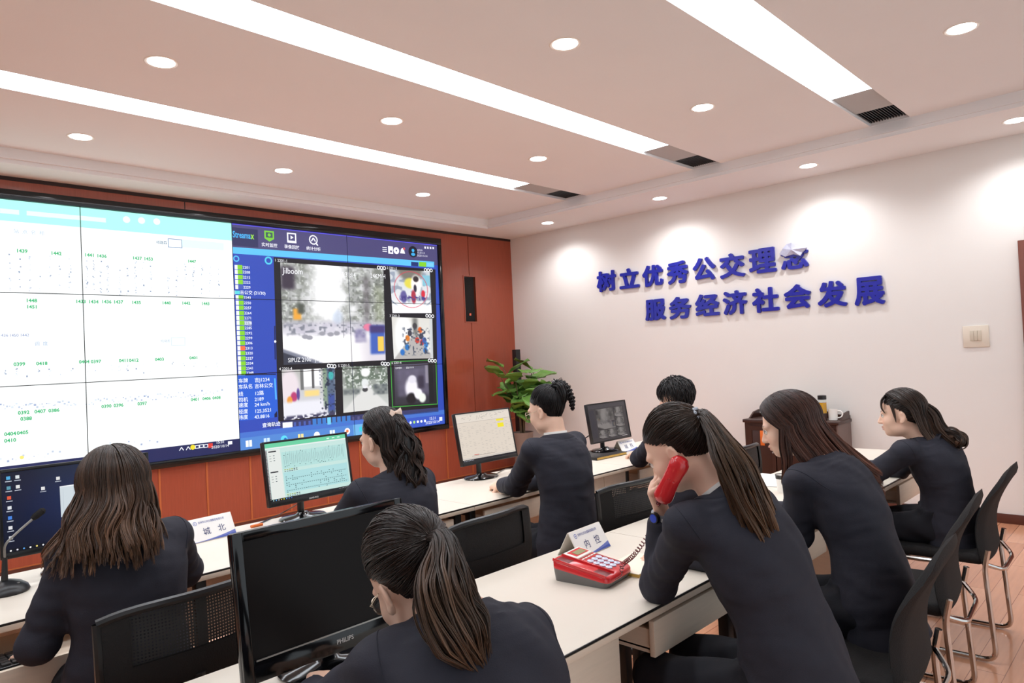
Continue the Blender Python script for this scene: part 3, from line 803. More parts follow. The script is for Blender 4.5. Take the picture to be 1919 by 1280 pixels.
for k, c in enumerate([(230, 236, 250)] * 6):
    CV.disc(VX1 - .56 + k * .052, VZ0 + TB * .55, .016, c if k != 2 else (170, 220, 120), 6)
CV.text('15:31', VX1 - .19, VZ0 + .066, .034, (240, 244, 252), 6, center=True); CV.text('2020/10/14', VX1 - .19, VZ0 + .022, .034, (240, 244, 252), 6, center=True)
CV.rect(VX1 - .085, VZ0 + .04, VX1 - .04, VZ0 + .085, (226, 232, 246), 6)

# the panels: each carries its own piece of the picture
def clip_poly(poly, cols, axis, val, keep_less):
    out, oc = [], []
    n = len(poly)
    for i in range(n):
        a, b = poly[i], poly[(i + 1) % n]
        ina, inb = ((a[axis] <= val), (b[axis] <= val)) if keep_less else ((a[axis] >= val), (b[axis] >= val))
        if ina: out.append(a); oc.append(cols[i])
        if ina != inb:
            t = (val - a[axis]) / (b[axis] - a[axis])
            out.append(a + (b - a) * t); oc.append(tuple(np.array(cols[i]) * (1 - t) + np.array(cols[(i + 1) % n]) * t))
    return out, oc
PW, PH = (VX1 - VX0) / 4, (VZ1 - VZ0) / 3
for i in range(4):
    for j in range(3):
        x0, x1, z0, z1 = VX0 + i * PW + .003, VX0 + (i + 1) * PW - .003, VZ0 + j * PH + .003, VZ0 + (j + 1) * PH - .003
        vs, fs, cs, big = [], [], [], []
        for f in CV.f:
            pts = [CV.v[q] for q in f]
            A = np.array(pts)
            if A[:, 0].max() < x0 or A[:, 0].min() > x1 or A[:, 2].max() < z0 or A[:, 2].min() > z1:
                continue
            col = [CV.c[q] for q in f]
            if A[:, 0].min() < x0 or A[:, 0].max() > x1 or A[:, 2].min() < z0 or A[:, 2].max() > z1:
                for ax, val, less in ((0, x0, False), (0, x1, True), (2, z0, False), (2, z1, True)):
                    if len(pts) >= 3:
                        pts, col = clip_poly(pts, col, ax, val, less)
                if len(pts) < 3: continue
            o_ = len(vs); vs += [tuple(p) for p in pts]; cs += col; fs.append(tuple(range(o_, o_ + len(pts))))
        pan = obj('display_panel', MB().box(x0 - .002, x1 + .002, SY + .0005, -0.0, z0 - .002, z1 + .002), MAT['black_plastic'], vw, world=True, smooth=0)
        me = bpy.data.meshes.new('picture'); me.from_pydata(vs, [], fs)
        a = me.color_attributes.new('Col', 'FLOAT_COLOR', 'POINT')
        a.data.foreach_set('color', np.array([(*q, 1.0) for q in cs], dtype=np.float32).ravel())
        me.materials.append(MAT['wallscreen'])
        po = bpy.data.objects.new('picture', me); SC.collection.objects.link(po); po.parent = pan
        me.transform(wmat(pan).inverted())

# ------------------------------------------------------------------ wall speaker in its niche
sp = thing('wall_speaker', 'narrow black speaker let into the wood wall right of the video wall', 'speaker', (SEAM, 0.0, NZ0))
obj('housing', MB().box(NX0 + .001, NX1 - .001, 0.03, 0.095, NZ0 + .001, NZ1 - .001), MAT['black_plastic'], sp, world=True)
obj('grille', MB().box(NX0 + .012, NX1 - .012, 0.012, 0.03, NZ0 + .012, NZ1 - .012, bev=.004), MAT['black_fabric'], sp, world=True)
obj('frame', MB().box(NX0 - .014, NX0, -.006, .01, NZ0 - .014, NZ1 + .014).box(NX1, NX1 + .014, -.006, .01, NZ0 - .014, NZ1 + .014).box(NX0, NX1, -.006, .01, NZ1, NZ1 + .014).box(NX0, NX1, -.006, .01, NZ0 - .014, NZ0), MAT['wood_red'], sp, world=True)
obj('badge', MB().box(SEAM - .016, SEAM + .012, .009, .0125, NZ0 + .075, NZ0 + .105), mat('orange_badge', (232, 110, 80), .4), sp, world=True)

# ------------------------------------------------------------------ raised characters on the white wall
def raised_char(ch, x0, x1, y0, y1, label):
    """box in the enlarged crop of the wall; the glyph is fitted to it on the wall plane"""
    def wp_(x, y): return hit(1100 + x / 3.198, 430 + y / 3.198, 0, 0)
    m_ = (y0 + y1) / 2
    ya, yb2 = wp_(x0, m_)[1], wp_(x1, m_)[1]
    xm = (x0 + x1) / 2
    za, zb = wp_(xm, y1 - 8)[2], wp_(xm, y0 + 8)[2]
    cu = bpy.data.curves.new('c', 'FONT'); cu.body = ch; cu.size = 1; cu.offset = 0.0; cu.extrude = 0.5; cu.resolution_u = 3
    ob = bpy.data.objects.new('c', cu); me = bpy.data.meshes.new_from_object(ob)
    v = np.array([q.co[:] for q in me.vertices])
    lo, hi = v.min(0), v.max(0)
    ya, yb2, za, zb = ya - .009, yb2 + .009, za + .009, zb - .009
    cy, cz = (ya + yb2) / 2, za
    me.materials.clear(); me.materials.append(MAT['letter_blue'])
    for q in me.vertices:
        u_, w_, e_ = (q.co.x - lo[0]) / (hi[0] - lo[0]), (q.co.y - lo[1]) / (hi[1] - lo[1]), q.co.z
        q.co = Vector((-0.0145 - e_ * 0.027, ya + (yb2 - ya) * u_ - cy, (zb - za) * w_))
    bpy.data.objects.remove(ob); bpy.data.curves.remove(cu)
    bm = bmesh.new(); bm.from_mesh(me); s0 = bm.verts[:] + bm.edges[:] + bm.faces[:]
    for dy, dz, dx in ((.007, .007, .0004), (-.007, .007, .0008), (.007, -.007, .0012), (-.007, -.007, .0016), (.0, .009, .002), (0, -.009, .0024), (.009, 0, .0028), (-.009, 0, .0032)):
        g = bmesh.ops.duplicate(bm, geom=s0)['geom']
        for q in g:
            if isinstance(q, bmesh.types.BMVert): q.co += Vector((dx * .25 if q.co.x < -.015 else 0, dy, dz))
    bm.to_mesh(me); bm.free()
    me.name = 'raised_character'
    o = bpy.data.objects.new('raised_character', me); SC.collection.objects.link(o)
    o.location = (0, cy, cz)
    return tag(o, label, 'character', 'raised blue characters on the white wall')
ROW1 = [('树', 65, 178, 240, 380), ('立', 200, 317, 225, 362), ('优', 338, 460, 205, 350), ('秀', 485, 612, 182, 335), ('公', 640, 775, 160, 315), ('交', 800, 950, 135, 300), ('理', 975, 1138, 105, 270), ('念', 1165, 1332, 80, 247)]
ROW2 = [('服', 355, 475, 410, 553), ('务', 498, 628, 395, 545), ('经', 655, 797, 378, 527), ('济', 820, 965, 357, 518), ('社', 995, 1155, 340, 505), ('会', 1185, 1347, 320, 484), ('发', 1385, 1562, 300, 474), ('展', 1605, 1788, 275, 462)]
ORD = ['first', 'second', 'third', 'fourth', 'fifth', 'sixth', 'seventh', 'eighth']
for k, c in enumerate(ROW1):
    raised_char(*c, 'raised blue character %s, %s of the upper row on the white wall' % (c[0], ORD[k]))
for k, c in enumerate(ROW2):
    raised_char(*c, 'raised blue character %s, %s of the lower row on the white wall' % (c[0], ORD[k]))
# crumpled protective film over the top of the last upper character
fm = MB()
def fpt(x, y, d): 
    q = hit(1100 + x / 3.198, 430 + y / 3.198, 0, 0); return (-0.03 - d, q[1], q[2])
fp = [(1162, 150, .006), (1185, 118, .02), (1205, 92, .012), (1240, 82, .026), (1275, 100, .014), (1328, 112, .03), (1300, 140, .012), (1290, 160, .02), (1245, 150, .008), (1200, 165, .014)]
ctr = fpt(1240, 124, .034)
fm.add([fpt(*p) for p in fp] + [ctr] + [(-0.028, fpt(*p)[1], fpt(*p)[2]) for p in fp], [(i, (i + 1) % 10, 10) for i in range(10)] + [(i, 11 + i, 11 + (i + 1) % 10, (i + 1) % 10) for i in range(10)] + [tuple(range(20, 10, -1))])
tag(obj('plastic_film', fm, MAT['film'], smooth=0, origin=ctr), 'crumpled pale film peeling over the last upper blue character', 'plastic film')

# ------------------------------------------------------------------ switch plate
sw = thing('light_switch', 'cream wall switch plate on the white wall at the right', 'light switch', (0, -5.16, 1.48))
obj('plate', MB().box(-0.011, 0, -5.25, -5.07, 1.40, 1.575, bev=.004), MAT['cream_plastic'], sw, world=True)
for k in range(3):
    y_ = -5.16 + (k - 1) * .026
    obj('switch_key', MB().box(-0.017, -0.011, y_ - .0125, y_ + .0125, 1.452, 1.535, bev=.002), mat('switch_key_cream', (206, 196, 178), .45) if k == 0 else obj_key, sw, world=True)
    obj_key = bpy.data.materials['switch_key_cream']

# ================================================================== DESKS
ZD = 0.75
def desk(x0, x1, y0, y1, label, group, drawer=None, ped=None, panel=None):
    """y0: user's edge (towards the camera), y1: far edge"""
    t = thing('office_desk', label, 'desk', ((x0 + x1) / 2, (y0 + y1) / 2, 0), 0, group)
    a, b = x0 + .0015, x1 - .0015
    obj('tabletop', MB().box(a, b, y0 + .003, y1, ZD - .004, ZD).box(a, b, y0 + .003, y1, ZD - .026, ZD - .008), MAT['desk_top'], t, world=True)
    obj('edge_band', MB().box(a, b, y0, y0 + .003, ZD - .0045, ZD, bev=.001).box(a, b, y0 + .002, y1 - .001, ZD - .008, ZD - .004), MAT['black_edge'], t, world=True)
    obj('edge_strip', MB().box(a, b, y0 - .0005, y0 + .003, ZD - .026, ZD - .008, bev=.001), MAT['desk_wood'], t, world=True)
    for xx in (x0 + .03, x1 - .07):
        lg = MB().box(xx, xx + .04, y0 + .07, y0 + .11, 0.0, ZD - .026, bev=.003).box(xx, xx + .04, y1 - .11, y1 - .07, 0.0, ZD - .026, bev=.003).box(xx, xx + .04, y0 + .11, y1 - .11, ZD - .07, ZD - .03)
        obj('leg_frame', lg, MAT['black_metal'], t, world=True)
    obj('modesty_panel', MB().box(x0 + .02, x1 - .02, y1 - .06, y1 - .044, 0.28, ZD - .03), MAT['desk_wood'], t, world=True)
    if drawer:
        d0, d1, pull = drawer
        zt = 0.705 if pull == 0 else 0.645
        d = MB().box(d0, d1, y0 + .012 - pull, y0 + .03 - pull, zt - .105, zt, bev=.002)
        d.box(d0 + .01, d0 + .02, y0 + .03 - pull, y0 + .4 - pull, zt - .09, zt - .03).box(d1 - .02, d1 - .01, y0 + .03 - pull, y0 + .4 - pull, zt - .09, zt - .03).box(d0 + .01, d1 - .01, y0 + .03 - pull, y0 + .4 - pull, *((zt - .1, zt - .085) if pull == 0 else (zt - .03, zt - .012)))
        obj('drawer', d, MAT['desk_wood'], t, world=True)
    if ped:
        for p0, p1, z0, z1, nd in ped:
            body = MB().box(p0, p1, y0 + .05, y1 - .07, z0, z1)
            o = obj('pedestal', body, MAT['desk_wood'], t, world=True)
            wd = (p1 - p0) / nd
            for k in range(nd):
                obj('pedestal_door', MB().box(p0 + k * wd + .002, p0 + (k + 1) * wd - .002, y0 + .03, y0 + .05, z0 + .002, z1 - .002, bev=.002), MAT['desk_wood'], o, world=True)
    if panel:
        obj('side_panel', MB().box(panel, panel + .02, y0 + .02, y1 - .02, 0, ZD - .027), MAT['desk_wood'], t, world=True)
    return t
FY0, FY1, NY0, NY1 = -3.74, -3.09, -5.25, -4.62
GF, GN = 'desks of the row by the video wall', 'desks of the row nearest the camera'
desk(-7.065, -5.665, FY0, FY1, 'cream desk at the far left with its keyboard drawer pulled out', GF, drawer=(-6.62, -5.98, .13))
desk(-5.665, -4.265, FY0, FY1, 'cream desk of the far row carrying the monitor with the green chart', GF, drawer=(-5.30, -4.397, 0))
desk(-4.265, -2.865, FY0, FY1, 'cream desk of the far row carrying the monitor with the white table', GF, drawer=(-4.182, -3.5, 0), ped=[(-3.36, -2.89, .575, .727, 2)])
desk(-2.865, -1.465, FY0, FY1, 'cream desk of the far row carrying the dark monitor on a notebook', GF, drawer=(-2.757, -2.1, 0))
desk(-7.12, -5.72, NY0, NY1, 'cream desk at the bottom of the picture under the switched-off monitor', GN, drawer=(-6.9, -6.2, 0))
desk(-5.72, -4.32, NY0, NY1, 'cream desk carrying the red telephone and the name tent', GN, drawer=(-4.945, -4.40, 0), ped=[(-5.66, -5.091, 0.02, ZD - .03, 1)])
desk(-4.32, -2.92, NY0, NY1, 'cream desk with papers and a cup, before the person with loose hair', GN, drawer=(-4.2, -3.6, 0), panel=-2.968)
desk(-2.92, -1.52, NY0, NY1, 'cream desk at the right end of the near row by the white wall', GN, drawer=(-2.53, -1.9, 0))

# ================================================================== MONITORS
def monitor(x, y, zb, w_, h_, tilt, label, bez=(.012, .012, .022), rz=0.0, base='round', neck_z=None, draw=None, off=False, zbase=ZD, base_dy=.09, ledge=False):
    """(x, y): middle of the lower edge of the front; zb: its height"""
    t = thing('computer_monitor', label, 'monitor', (x, y + base_dy, zbase), rz)
    R_ = Matrix.Translation((0, -base_dy, zb - zbase)) @ Matrix.Rotation(-tilt, 4, 'X')
    l, tp, bt = bez
    hs = MB().box(-w_ / 2, w_ / 2, .006, .03, 0, h_, bev=.006, T=R_).box(-w_ * .36, w_ * .36, .03, .052, h_ * .12, h_ * .8, bev=.012, T=R_)
    hs.box(-w_ / 2, -w_ / 2 + l, 0, .008, 0, h_, bev=.002, T=R_).box(w_ / 2 - l, w_ / 2, 0, .008, 0, h_, bev=.002, T=R_).box(-w_ / 2 + l, w_ / 2 - l, 0, .008, h_ - tp, h_, bev=.002, T=R_).box(-w_ / 2 + l, w_ / 2 - l, 0, .008, 0, bt, bev=.002, T=R_)
    obj('housing', hs, MAT['gloss_black'] if off else MAT['black_plastic'], t)
    Ov = R_ @ Vector((-w_ / 2 + l, .0045, bt)); U = (R_.to_3x3() @ Vector((1, 0, 0))); V = (R_.to_3x3() @ Vector((0, 0, 1)))
    sw_, sh = w_ - 2 * l, h_ - tp - bt
    if off:
        obj('screen', MB().box(-w_ / 2 + l, w_ / 2 - l, .003, .007, bt, h_ - tp, T=R_), MAT['off_screen'], t)
    else:
        cv = Canvas(Ov, U, V, step=.0002)
        draw(cv, sw_, sh)
        cv.build('screen', MAT['screen'], t, world=False)
    nz = zb - zbase
    nb = R_ @ Vector((0, .04, h_ * .3))
    obj('stand_neck', MB().tube([(0, 0.0, .012), (0, 0.0, nz + .0), tuple(nb)], .017, n=12), MAT['black_plastic'], t)
    bs = MB()
    n = 32
    bs.ring_loft([[(rx * math.cos(2 * PI * k / n), ry * math.sin(2 * PI * k / n) - .02, z) for k in range(n)] for rx, ry, z in ((.118, .088, 0), (.122, .092, .005), (.112, .083, .012), (.04, .035, .019), (.024, .022, .03))])
    obj('stand_base', bs, MAT['gloss_black'], t)
    return t, R_, w_, h_
def logo(t, R_, s, x, z, h_, col=(190, 190, 190)):
    cv = Canvas(R_ @ Vector((x, -.0006, z)), R_.to_3x3() @ Vector((1, 0, 0)), R_.to_3x3() @ Vector((0, 0, 1)))
    cv.text(s, 0, 0, h_, col, 1, .02, center=True); cv.build('maker_lettering', MAT['print'], t, world=False)
def scr_desktop(c, w_, h_):
    a = blank(20, 30, (13, 19, 40), (12, 18, 38)); x, y = grid(20, 30); blend(a, ell(x, y, .55, .45, .4, .4, .9) * .6, (20, 40, 96))
    c.raster([(0, h_), (w_, h_), (w_, 0), (0, 0)], a, 0)
    k = 0
    for j in range(7):
        for i in range(2 if j < 2 else 1):
            xx, yy = .022 + i * .028, h_ - .02 - j * .036
            c.rect(xx - .006, yy - .006, xx + .006, yy + .006, [(80, 170, 220), (220, 226, 230), (90, 150, 170), (226, 226, 226), (226, 90, 60), (220, 224, 230), (70, 130, 220), (224, 224, 228), (210, 214, 220)][k], 1)
            c.rect(xx - .01, yy - .014, xx + .01, yy - .011, (190, 196, 210), 1); k += 1
    for xx, yy in ((.178, h_ - .045), (.128, h_ - .075)):
        c.rect(xx - .006, yy - .006, xx + .006, yy + .006, (226, 226, 226), 1); c.rect(xx - .01, yy - .013, xx + .01, yy - .0105, (180, 186, 200), 1)
    c.rect(.182, h_ * .33, .36, h_ * .72, (206, 216, 222), 1); c.rect(.182, h_ * .72, .36, h_ * .735, (236, 238, 242), 2)
    for i in range(5): c.rect(.192 + i * .035, h_ * .37, .193 + i * .035, h_ * .69, (180, 190, 200), 2)
    c.rect(0, 0, w_, .012, (10, 14, 26), 1)
    for i in range(8): c.disc(.02 + i * .02, .006, .0032, [(240, 240, 240), (220, 220, 230), (90, 160, 230), (240, 240, 240), (240, 220, 120), (230, 230, 235), (80, 150, 220), (200, 200, 210)][i], 2, n=8)
def scr_chart(c, w_, h_):
    c.rect(0, 0, w_, h_, (196, 226, 220), 0)
    c.rect(0, h_ - .02, w_, h_, (104, 206, 160), 1); c.rect(0, h_ - .026, w_, h_ - .02, (232, 238, 236), 1)
    for i in range(3): c.rect(.33 + .03 * i, h_ - .013, .345 + .03 * i, h_ - .008, (220, 250, 236), 2)
    c.rect(0, .012, .008, h_ - .03, (84, 78, 84), 1)
    for k in range(34): c.rect(.001, .018 + k * .0066, .007, .0215 + k * .0066, (180, 176, 178), 2)
    c.rect(.01, .012, .075, h_ - .03, (226, 230, 226), 1)
    for y_ in (h_ - .042, h_ * .49): c.rect(.016, y_, .055, y_ + .006, (50, 50, 54), 2)
    for y0 in (h_ - .06, h_ * .42):
        for k in range(3): c.rect(.018, y0 - k * .012, .028, y0 - k * .012 + .002, (110, 120, 120), 2); c.rect(.038, y0 - k * .012, .045, y0 - k * .012 + .003, (50, 70, 80), 2)
    rr_ = random.Random(4)
    c.rect(.08, h_ * .53, w_ - .008, h_ - .048, (178, 220, 216), 1); c.rect(.08, .03, w_ - .008, h_ * .47, (172, 218, 220), 1)
    for k in range(34):
        xx = .09 + k * (w_ - .105) / 34
        z0, z1 = h_ * .60 + rr_.uniform(-.006, .01), h_ * .78 + rr_.uniform(-.012, .008)
        c.line((xx, z0), (xx + rr_.uniform(-.003, .003), z1), .0011, (120, 146, 150), 2)
        c.line((xx + .003, z0 + .005), (xx + .004, z1 + .008), .0008, (150, 170, 172), 2)
        if rr_.random() < .42: c.rect(xx, z1 + .004, xx + .005, z1 + .0068, (44, 60, 60), 3)
        if rr_.random() < .4: c.rect(xx, z0 - .009, xx + .005, z0 - .0062, (44, 60, 60), 3)
    for y0 in (h_ * .36, h_ * .25, h_ * .155):
        c.rect(.085, y0, w_ - .012, y0 + .0006, (140, 176, 180), 2)
        for k in range(30):
            xx = .088 + k * (w_ - .105) / 30
            c.rect(xx, y0 - .004, xx + .006, y0 - .0015, (70, 96, 100), 3)
            if rr_.random() < .3: c.rect(xx, y0 + .006, xx + .006, y0 + .009, (40, 56, 60), 3)
            if rr_.random() < .2: c.rect(xx, y0 - .011, xx + .006, y0 - .008, (40, 56, 60), 3)
    for y0 in (h_ * .505, h_ * .075):
        for k in range(6): c.rect(.086 + k * .012, y0, .094 + k * .012, y0 + .004, (150, 170, 60) if k < 4 else (60, 70, 80), 3); c.rect(.086 + k * .012, y0 - .007, .094 + k * .012, y0 - .004, (60, 70, 80), 3)
    c.rect(0, 0, w_, .011, (22, 22, 26), 3)
    for k in range(8): c.disc(.016 + k * .013, .0055, .0028, [(180, 230, 230), (90, 160, 220), (220, 220, 220), (240, 200, 70), (230, 230, 60), (90, 160, 220), (90, 130, 220), (70, 110, 200)][k], 4, n=8)
    for k in range(8): c.disc(w_ - .07 + k * .008, .0055, .0015, (210, 210, 214), 4, n=6)
def scr_sheet(c, w_, h_):
    c.rect(0, 0, w_, h_, (222, 210, 196), 0); c.rect(0, h_ - .052, w_, h_, (226, 216, 204), 1); c.rect(0, h_ - .009, w_, h_, (214, 206, 196), 2)
    c.rect(0, h_ - .054, w_, h_ - .0525, (170, 160, 150), 2)
    rr_ = random.Random(9)
    for k in range(40): 
        xx, yy = rr_.uniform(.01, w_ - .04), h_ - rr_.uniform(.014, .045); c.rect(xx, yy, xx + rr_.uniform(.004, .016), yy + .0018, (160, 152, 148), 2)
    for k in range(12): xx = .17 + k * .006; c.line((xx, h_ - .03 + rr_.uniform(-.01, .01)), (xx + .004, h_ - .026 + rr_.uniform(-.01, .01)), .0012, (90, 84, 80), 3)
    for j in range(20):
        c.rect(0, .03 + j * .0095, w_, .0304 + j * .0095, (206, 196, 184), 1)
        for i in range(14):
            if rr_.random() < .5: c.rect(.012 + i * .033, .032 + j * .0095, .012 + i * .033 + rr_.uniform(.008, .024), .0345 + j * .0095, (196, 186, 176), 2)
    c.rect(w_ - .125, h_ - .068, w_ - .06, h_ - .055, (238, 222, 60), 3); c.rect(w_ - .12, h_ - .108, w_ - .065, h_ - .082, (240, 224, 40), 3)
    c.rect(.10, .033, .14, .037, (200, 70, 60), 3); c.rect(.08, .028, w_ * .6, .031, (170, 160, 152), 3); c.rect(0, .013, w_, .022, (206, 198, 190), 2)
    c.rect(0, 0, w_, .012, (32, 30, 34), 3)
    for k in range(7): c.disc(.014 + k * .012, .006, .0025, (200, 204, 216), 4, n=8)
def scr_cams(c, w_, h_):
    c.rect(0, 0, w_, h_, (54, 50, 52), 0); c.rect(0, h_ - .03, w_, h_ - .004, (62, 58, 62), 1)
    for (x0, y0, x1, y1, sd) in [(.18, .30, .64, .86, 3), (.67, .58, .9, .86, 6), (.67, .31, .9, .56, 7), (.18, .06, .4, .28, 8), (.42, .06, .64, .28, 9), (.67, .06, .9, .28, 2)]:
        a = street(26, 26, sd) * .42 + .06
        g = a.mean(2, keepdims=True); a = (g * .75 + a * .25) * [1, .96, .94]
        c.raster([(x0 * w_, y1 * h_), (x1 * w_, y1 * h_), (x1 * w_, y0 * h_), (x0 * w_, y0 * h_)], a, 2)
    c.rect(.02 * w_, .1 * h_, .15 * w_, .84 * h_, (48, 46, 52), 1)
    c.rect(.78 * w_, .035 * h_, .92 * w_, .045 * h_, (200, 190, 190), 3)
def mon_at(bl, br, y, **k):
    a, b = hit(*bl, 1, y), hit(*br, 1, y)
    return dict(x=float((a[0] + b[0]) / 2), y=y, zb=float((a[2] + b[2]) / 2), w_=float(b[0] - a[0]), **k)
monitor(-5.912, -3.30, 0.852, 0.515, 0.322, math.radians(4), 'black monitor with a dark blue desktop at the left edge', draw=scr_desktop, base_dy=.1)
mB, RB, wB, hB = monitor(**mon_at((505, 957), (664, 917), -3.31), h_=.305, tilt=math.radians(9), label='black monitor showing a green timetable chart, left of the person with the bow clip', draw=scr_chart, base_dy=.13, bez=(.011, .010, .024))
logo(mB, RB, 'SAMSUNG', 0, .006, .008)
mC, RC, wC, hC = monitor(**mon_at((868, 877), (971, 853), -3.27), h_=.318, tilt=math.radians(11), label='black monitor showing a pale table with two yellow cells', draw=scr_sheet, base_dy=.12, bez=(.009, .008, .022))
monitor(**mon_at((1112, 830), (1184, 821), -3.33), h_=.285, tilt=math.radians(9), label='dark monitor with dim camera pictures, standing on a notebook by the plant', draw=scr_cams, base_dy=.10, zbase=ZD + .022, bez=(.008, .008, .012))
aE, bE = hit(462, 1268, 1, -4.86), hit(728, 932, 1, -4.82)
mE, RE, wE, hE = monitor(-5.765, -4.87, .795, .475, .335, math.radians(7), 'large switched-off black monitor in the foreground', off=True, bez=(.024, .022, .05), base_dy=.085)
logo(mE, RE, 'PHILIPS', .02, .02, .011)
obj('light_line', MB().box(-wE / 2 + .03, wE / 2 - .03, -.0012, .001, .046, .0495, T=RE), MAT['brushed'], mE)

# ================================================================== CHAIRS
def office_chair(x, y, rz, label):
    t = thing('office_chair', label, 'chair', (x, y, 0), rz, 'black mesh-backed office chairs of the far row')
    # backrest: outer frame + panel, at local y = -.2, leaning back a little; faces local +y
    w2, z0, z1 = .225, .50, .905
    def bp(u, v):   # u -1..1, v 0..1
        ww = w2 * (0.86 + .14 * math.sin(PI * min(1, v * 1.3) / 2)) 
        return (u * ww, -.20 - .05 * v + .045 * u * u - .03 * math.sin(PI * v), z0 + (z1 - z0) * v - .02 * u ** 4 * v)
    pm = MB(); n, m = 14, 12
    vs, fs = [], []
    for dy in (0, -.008):
        for j in range(m + 1):
            for i in range(n + 1):
                p = bp(-1 + 2 * i / n, j / m); vs.append((p[0], p[1] + dy, p[2]))
    N_ = (n + 1) * (m + 1)
    for j in range(m):
        for i in range(n):
            a = j * (n + 1) + i
            fs.append((a, a + 1, a + n + 2, a + n + 1))
    net_f = [f for k, f in enumerate(fs) if (k // n) >= 8 and 2 <= k % n < 12]
    sol_f = [f for k, f in enumerate(fs) if not ((k // n) >= 8 and 2 <= k % n < 12)]
    pm.add(vs, sol_f + [tuple(i + N_ for i in reversed(f)) for f in sol_f])
    b = obj('backrest', pm, MAT['black_fabric'], t, fix=False)
    used = sorted({i for f in net_f for i in f}); ix_ = {a: k for k, a in enumerate(used)}
    obj('mesh_panel', MB().add([vs[i] for i in used], [tuple(ix_[i] for i in f) for f in net_f]), MAT['net'], b, fix=False)
    loop = [bp(-1 + 2 * i / 16, 1) for i in range(17)] + [bp(1, 1 - j / 10) for j in range(1, 11)] + [bp(1 - 2 * i / 16, 0) for i in range(1, 17)] + [bp(-1, j / 10) for j in range(1, 11)]
    obj('back_frame', MB().tube(loop, .012, n=8, caps=False), MAT['black_plastic'], b)
    obj('seat', MB().box(-.24, .24, -.22, .24, .43, .49, bev=.025, seg=3), MAT['black_fabric'], t)
    obj('back_support', MB().tube(smooth_path([(0, -.05, .42), (0, -.24, .44), (0, -.262, .56), (0, -.252, .70)]), .018, n=8), MAT['black_plastic'], t)
    obj('column', MB().lathe([(.03, .06), (.03, .25), (.02, .25), (.02, .43)], n=16), MAT['black_metal'], t)
    bs = MB().lathe([(.05, .06), (.05, .1), (.03, .11)], n=16)
    for k in range(5):
        a = 2 * PI * k / 5 + .3
        bs.tube([(0.03 * math.cos(a), .03 * math.sin(a), .09), (.28 * math.cos(a), .28 * math.sin(a), .062)], [.02, .013], n=8)
        bs.sphere((.28 * math.cos(a), .28 * math.sin(a), .028), (.028, .028, .028), 10, 8)
    obj('star_base', bs, MAT['black_plastic'], t)
    return t
OC = office_chair(-5.955, -4.215, 0.04, 'black mesh-backed chair behind the brown-haired person at the left')
ob_ = dup(OC, (-4.86, -4.25, 0), 0.06, 'black mesh-backed chair behind the person with the bow clip')
for c_ in ob_.children:
    for g_ in c_.children:
        if g_.name.startswith('mesh_panel'):
            g_.material_slots[0].link = 'OBJECT'; g_.material_slots[0].material = MAT['black_fabric']
dup(OC, (-3.99, -4.33, 0), -0.12, 'black mesh-backed chair behind the person with glasses and a braid')
dup(OC, (-2.78, -4.26, 0), 0.0, 'black mesh-backed chair behind the short-haired person at the far end')

def visitor_chair(x, y, rz, label):
    t = thing('visitor_chair', label, 'chair', (x, y, 0), rz, 'black chairs on chrome sled frames')
    # local: faces +y; rear of the sled at y=-.23, front y=+.25 ; width .48
    def bp(u, v):
        ww = .225 * (1 - .10 * v ** 2)
        yy = -.235 + .03 * math.sin(PI * min(1, v * 1.15)) - .10 * v * v + .02 * u * u
        return np.array((u * ww, yy, .44 + .445 * v - .05 * abs(u) ** 3 * max(0, v - .5) * 2))
    n, m = 14, 16
    vs, fs = [], []
    for s in (1, -1):
        for j in range(m + 1):
            for i in range(n + 1):
                p = bp(-1 + 2 * i / n, j / m); e = min(1, min(j, m - j) / 1.5) * min(1, min(i, n - i) / 1.5)
                vs.append((p[0], p[1] + s * .019 * math.sqrt(max(0.0, e)), p[2]))
    N_ = (n + 1) * (m + 1)
    for j in range(m):
        for i in range(n):
            a = j * (n + 1) + i
            fs += [(a, a + 1, a + n + 2, a + n + 1), (a + N_, a + N_ + n + 1, a + N_ + n + 2, a + N_ + 1)]
    per = [i for i in range(n)] + [j * (n + 1) + n for j in range(m)] + [m * (n + 1) + i for i in range(n, 0, -1)] + [j * (n + 1) for j in range(m, 0, -1)]
    fs += [(per[i], per[i] + N_, per[(i + 1) % len(per)] + N_, per[(i + 1) % len(per)]) for i in range(len(per))]
    obj('backrest', MB().add(vs, fs), MAT['black_fabric'], t)
    st = MB().box(-.225, .225, -.22, .235, .435, .485, bev=.022, seg=3)
    obj('seat', st, MAT['black_fabric'], t)
    for s in (-1, 1):
        xs = s * .238
        path = fillet([(xs, -.243, .515), (xs, -.225, .43), (xs, -.252, .014), (xs, .25, .014), (xs, .215, .432), (xs, -.12, .432)], .055)
        obj('sled_frame', MB().tube(path, .0115, n=10), MAT['chrome'], t)
    cb = MB().tube([(-.238, .10, .428), (.238, .10, .428)], .009, n=8).tube([(-.238, -.10, .428), (.238, -.10, .428)], .009, n=8)
    cb.tube(fillet([(-.238, -.225, .45), (-.15, -.285, .41), (.15, -.285, .41), (.238, -.225, .45)], .05), .0095, n=8)
    obj('cross_bars', cb, MAT['chrome'], t)
    return t
VC = visitor_chair(-2.665, -5.445, 0.03, 'black sled-base chair under the half-up-haired person at the right')
dup(VC, (-3.47, -5.45, 0), 0.08, 'empty black sled-base chair, second from the right in its row')
dup(VC, (-4.26, -5.52, 0), 0.06, 'black sled-base chair under the person with long loose hair')
st_ = thing('stool', 'black padded seat under the person on the telephone, at the bottom edge', 'stool', (-4.79, -5.63, 0), .04)
obj('seat', MB().box(-.25, .25, -.235, .235, .432, .486, bev=.02, seg=3), mat('grey_black_seat', (52, 52, 52), .7, .3), st_)
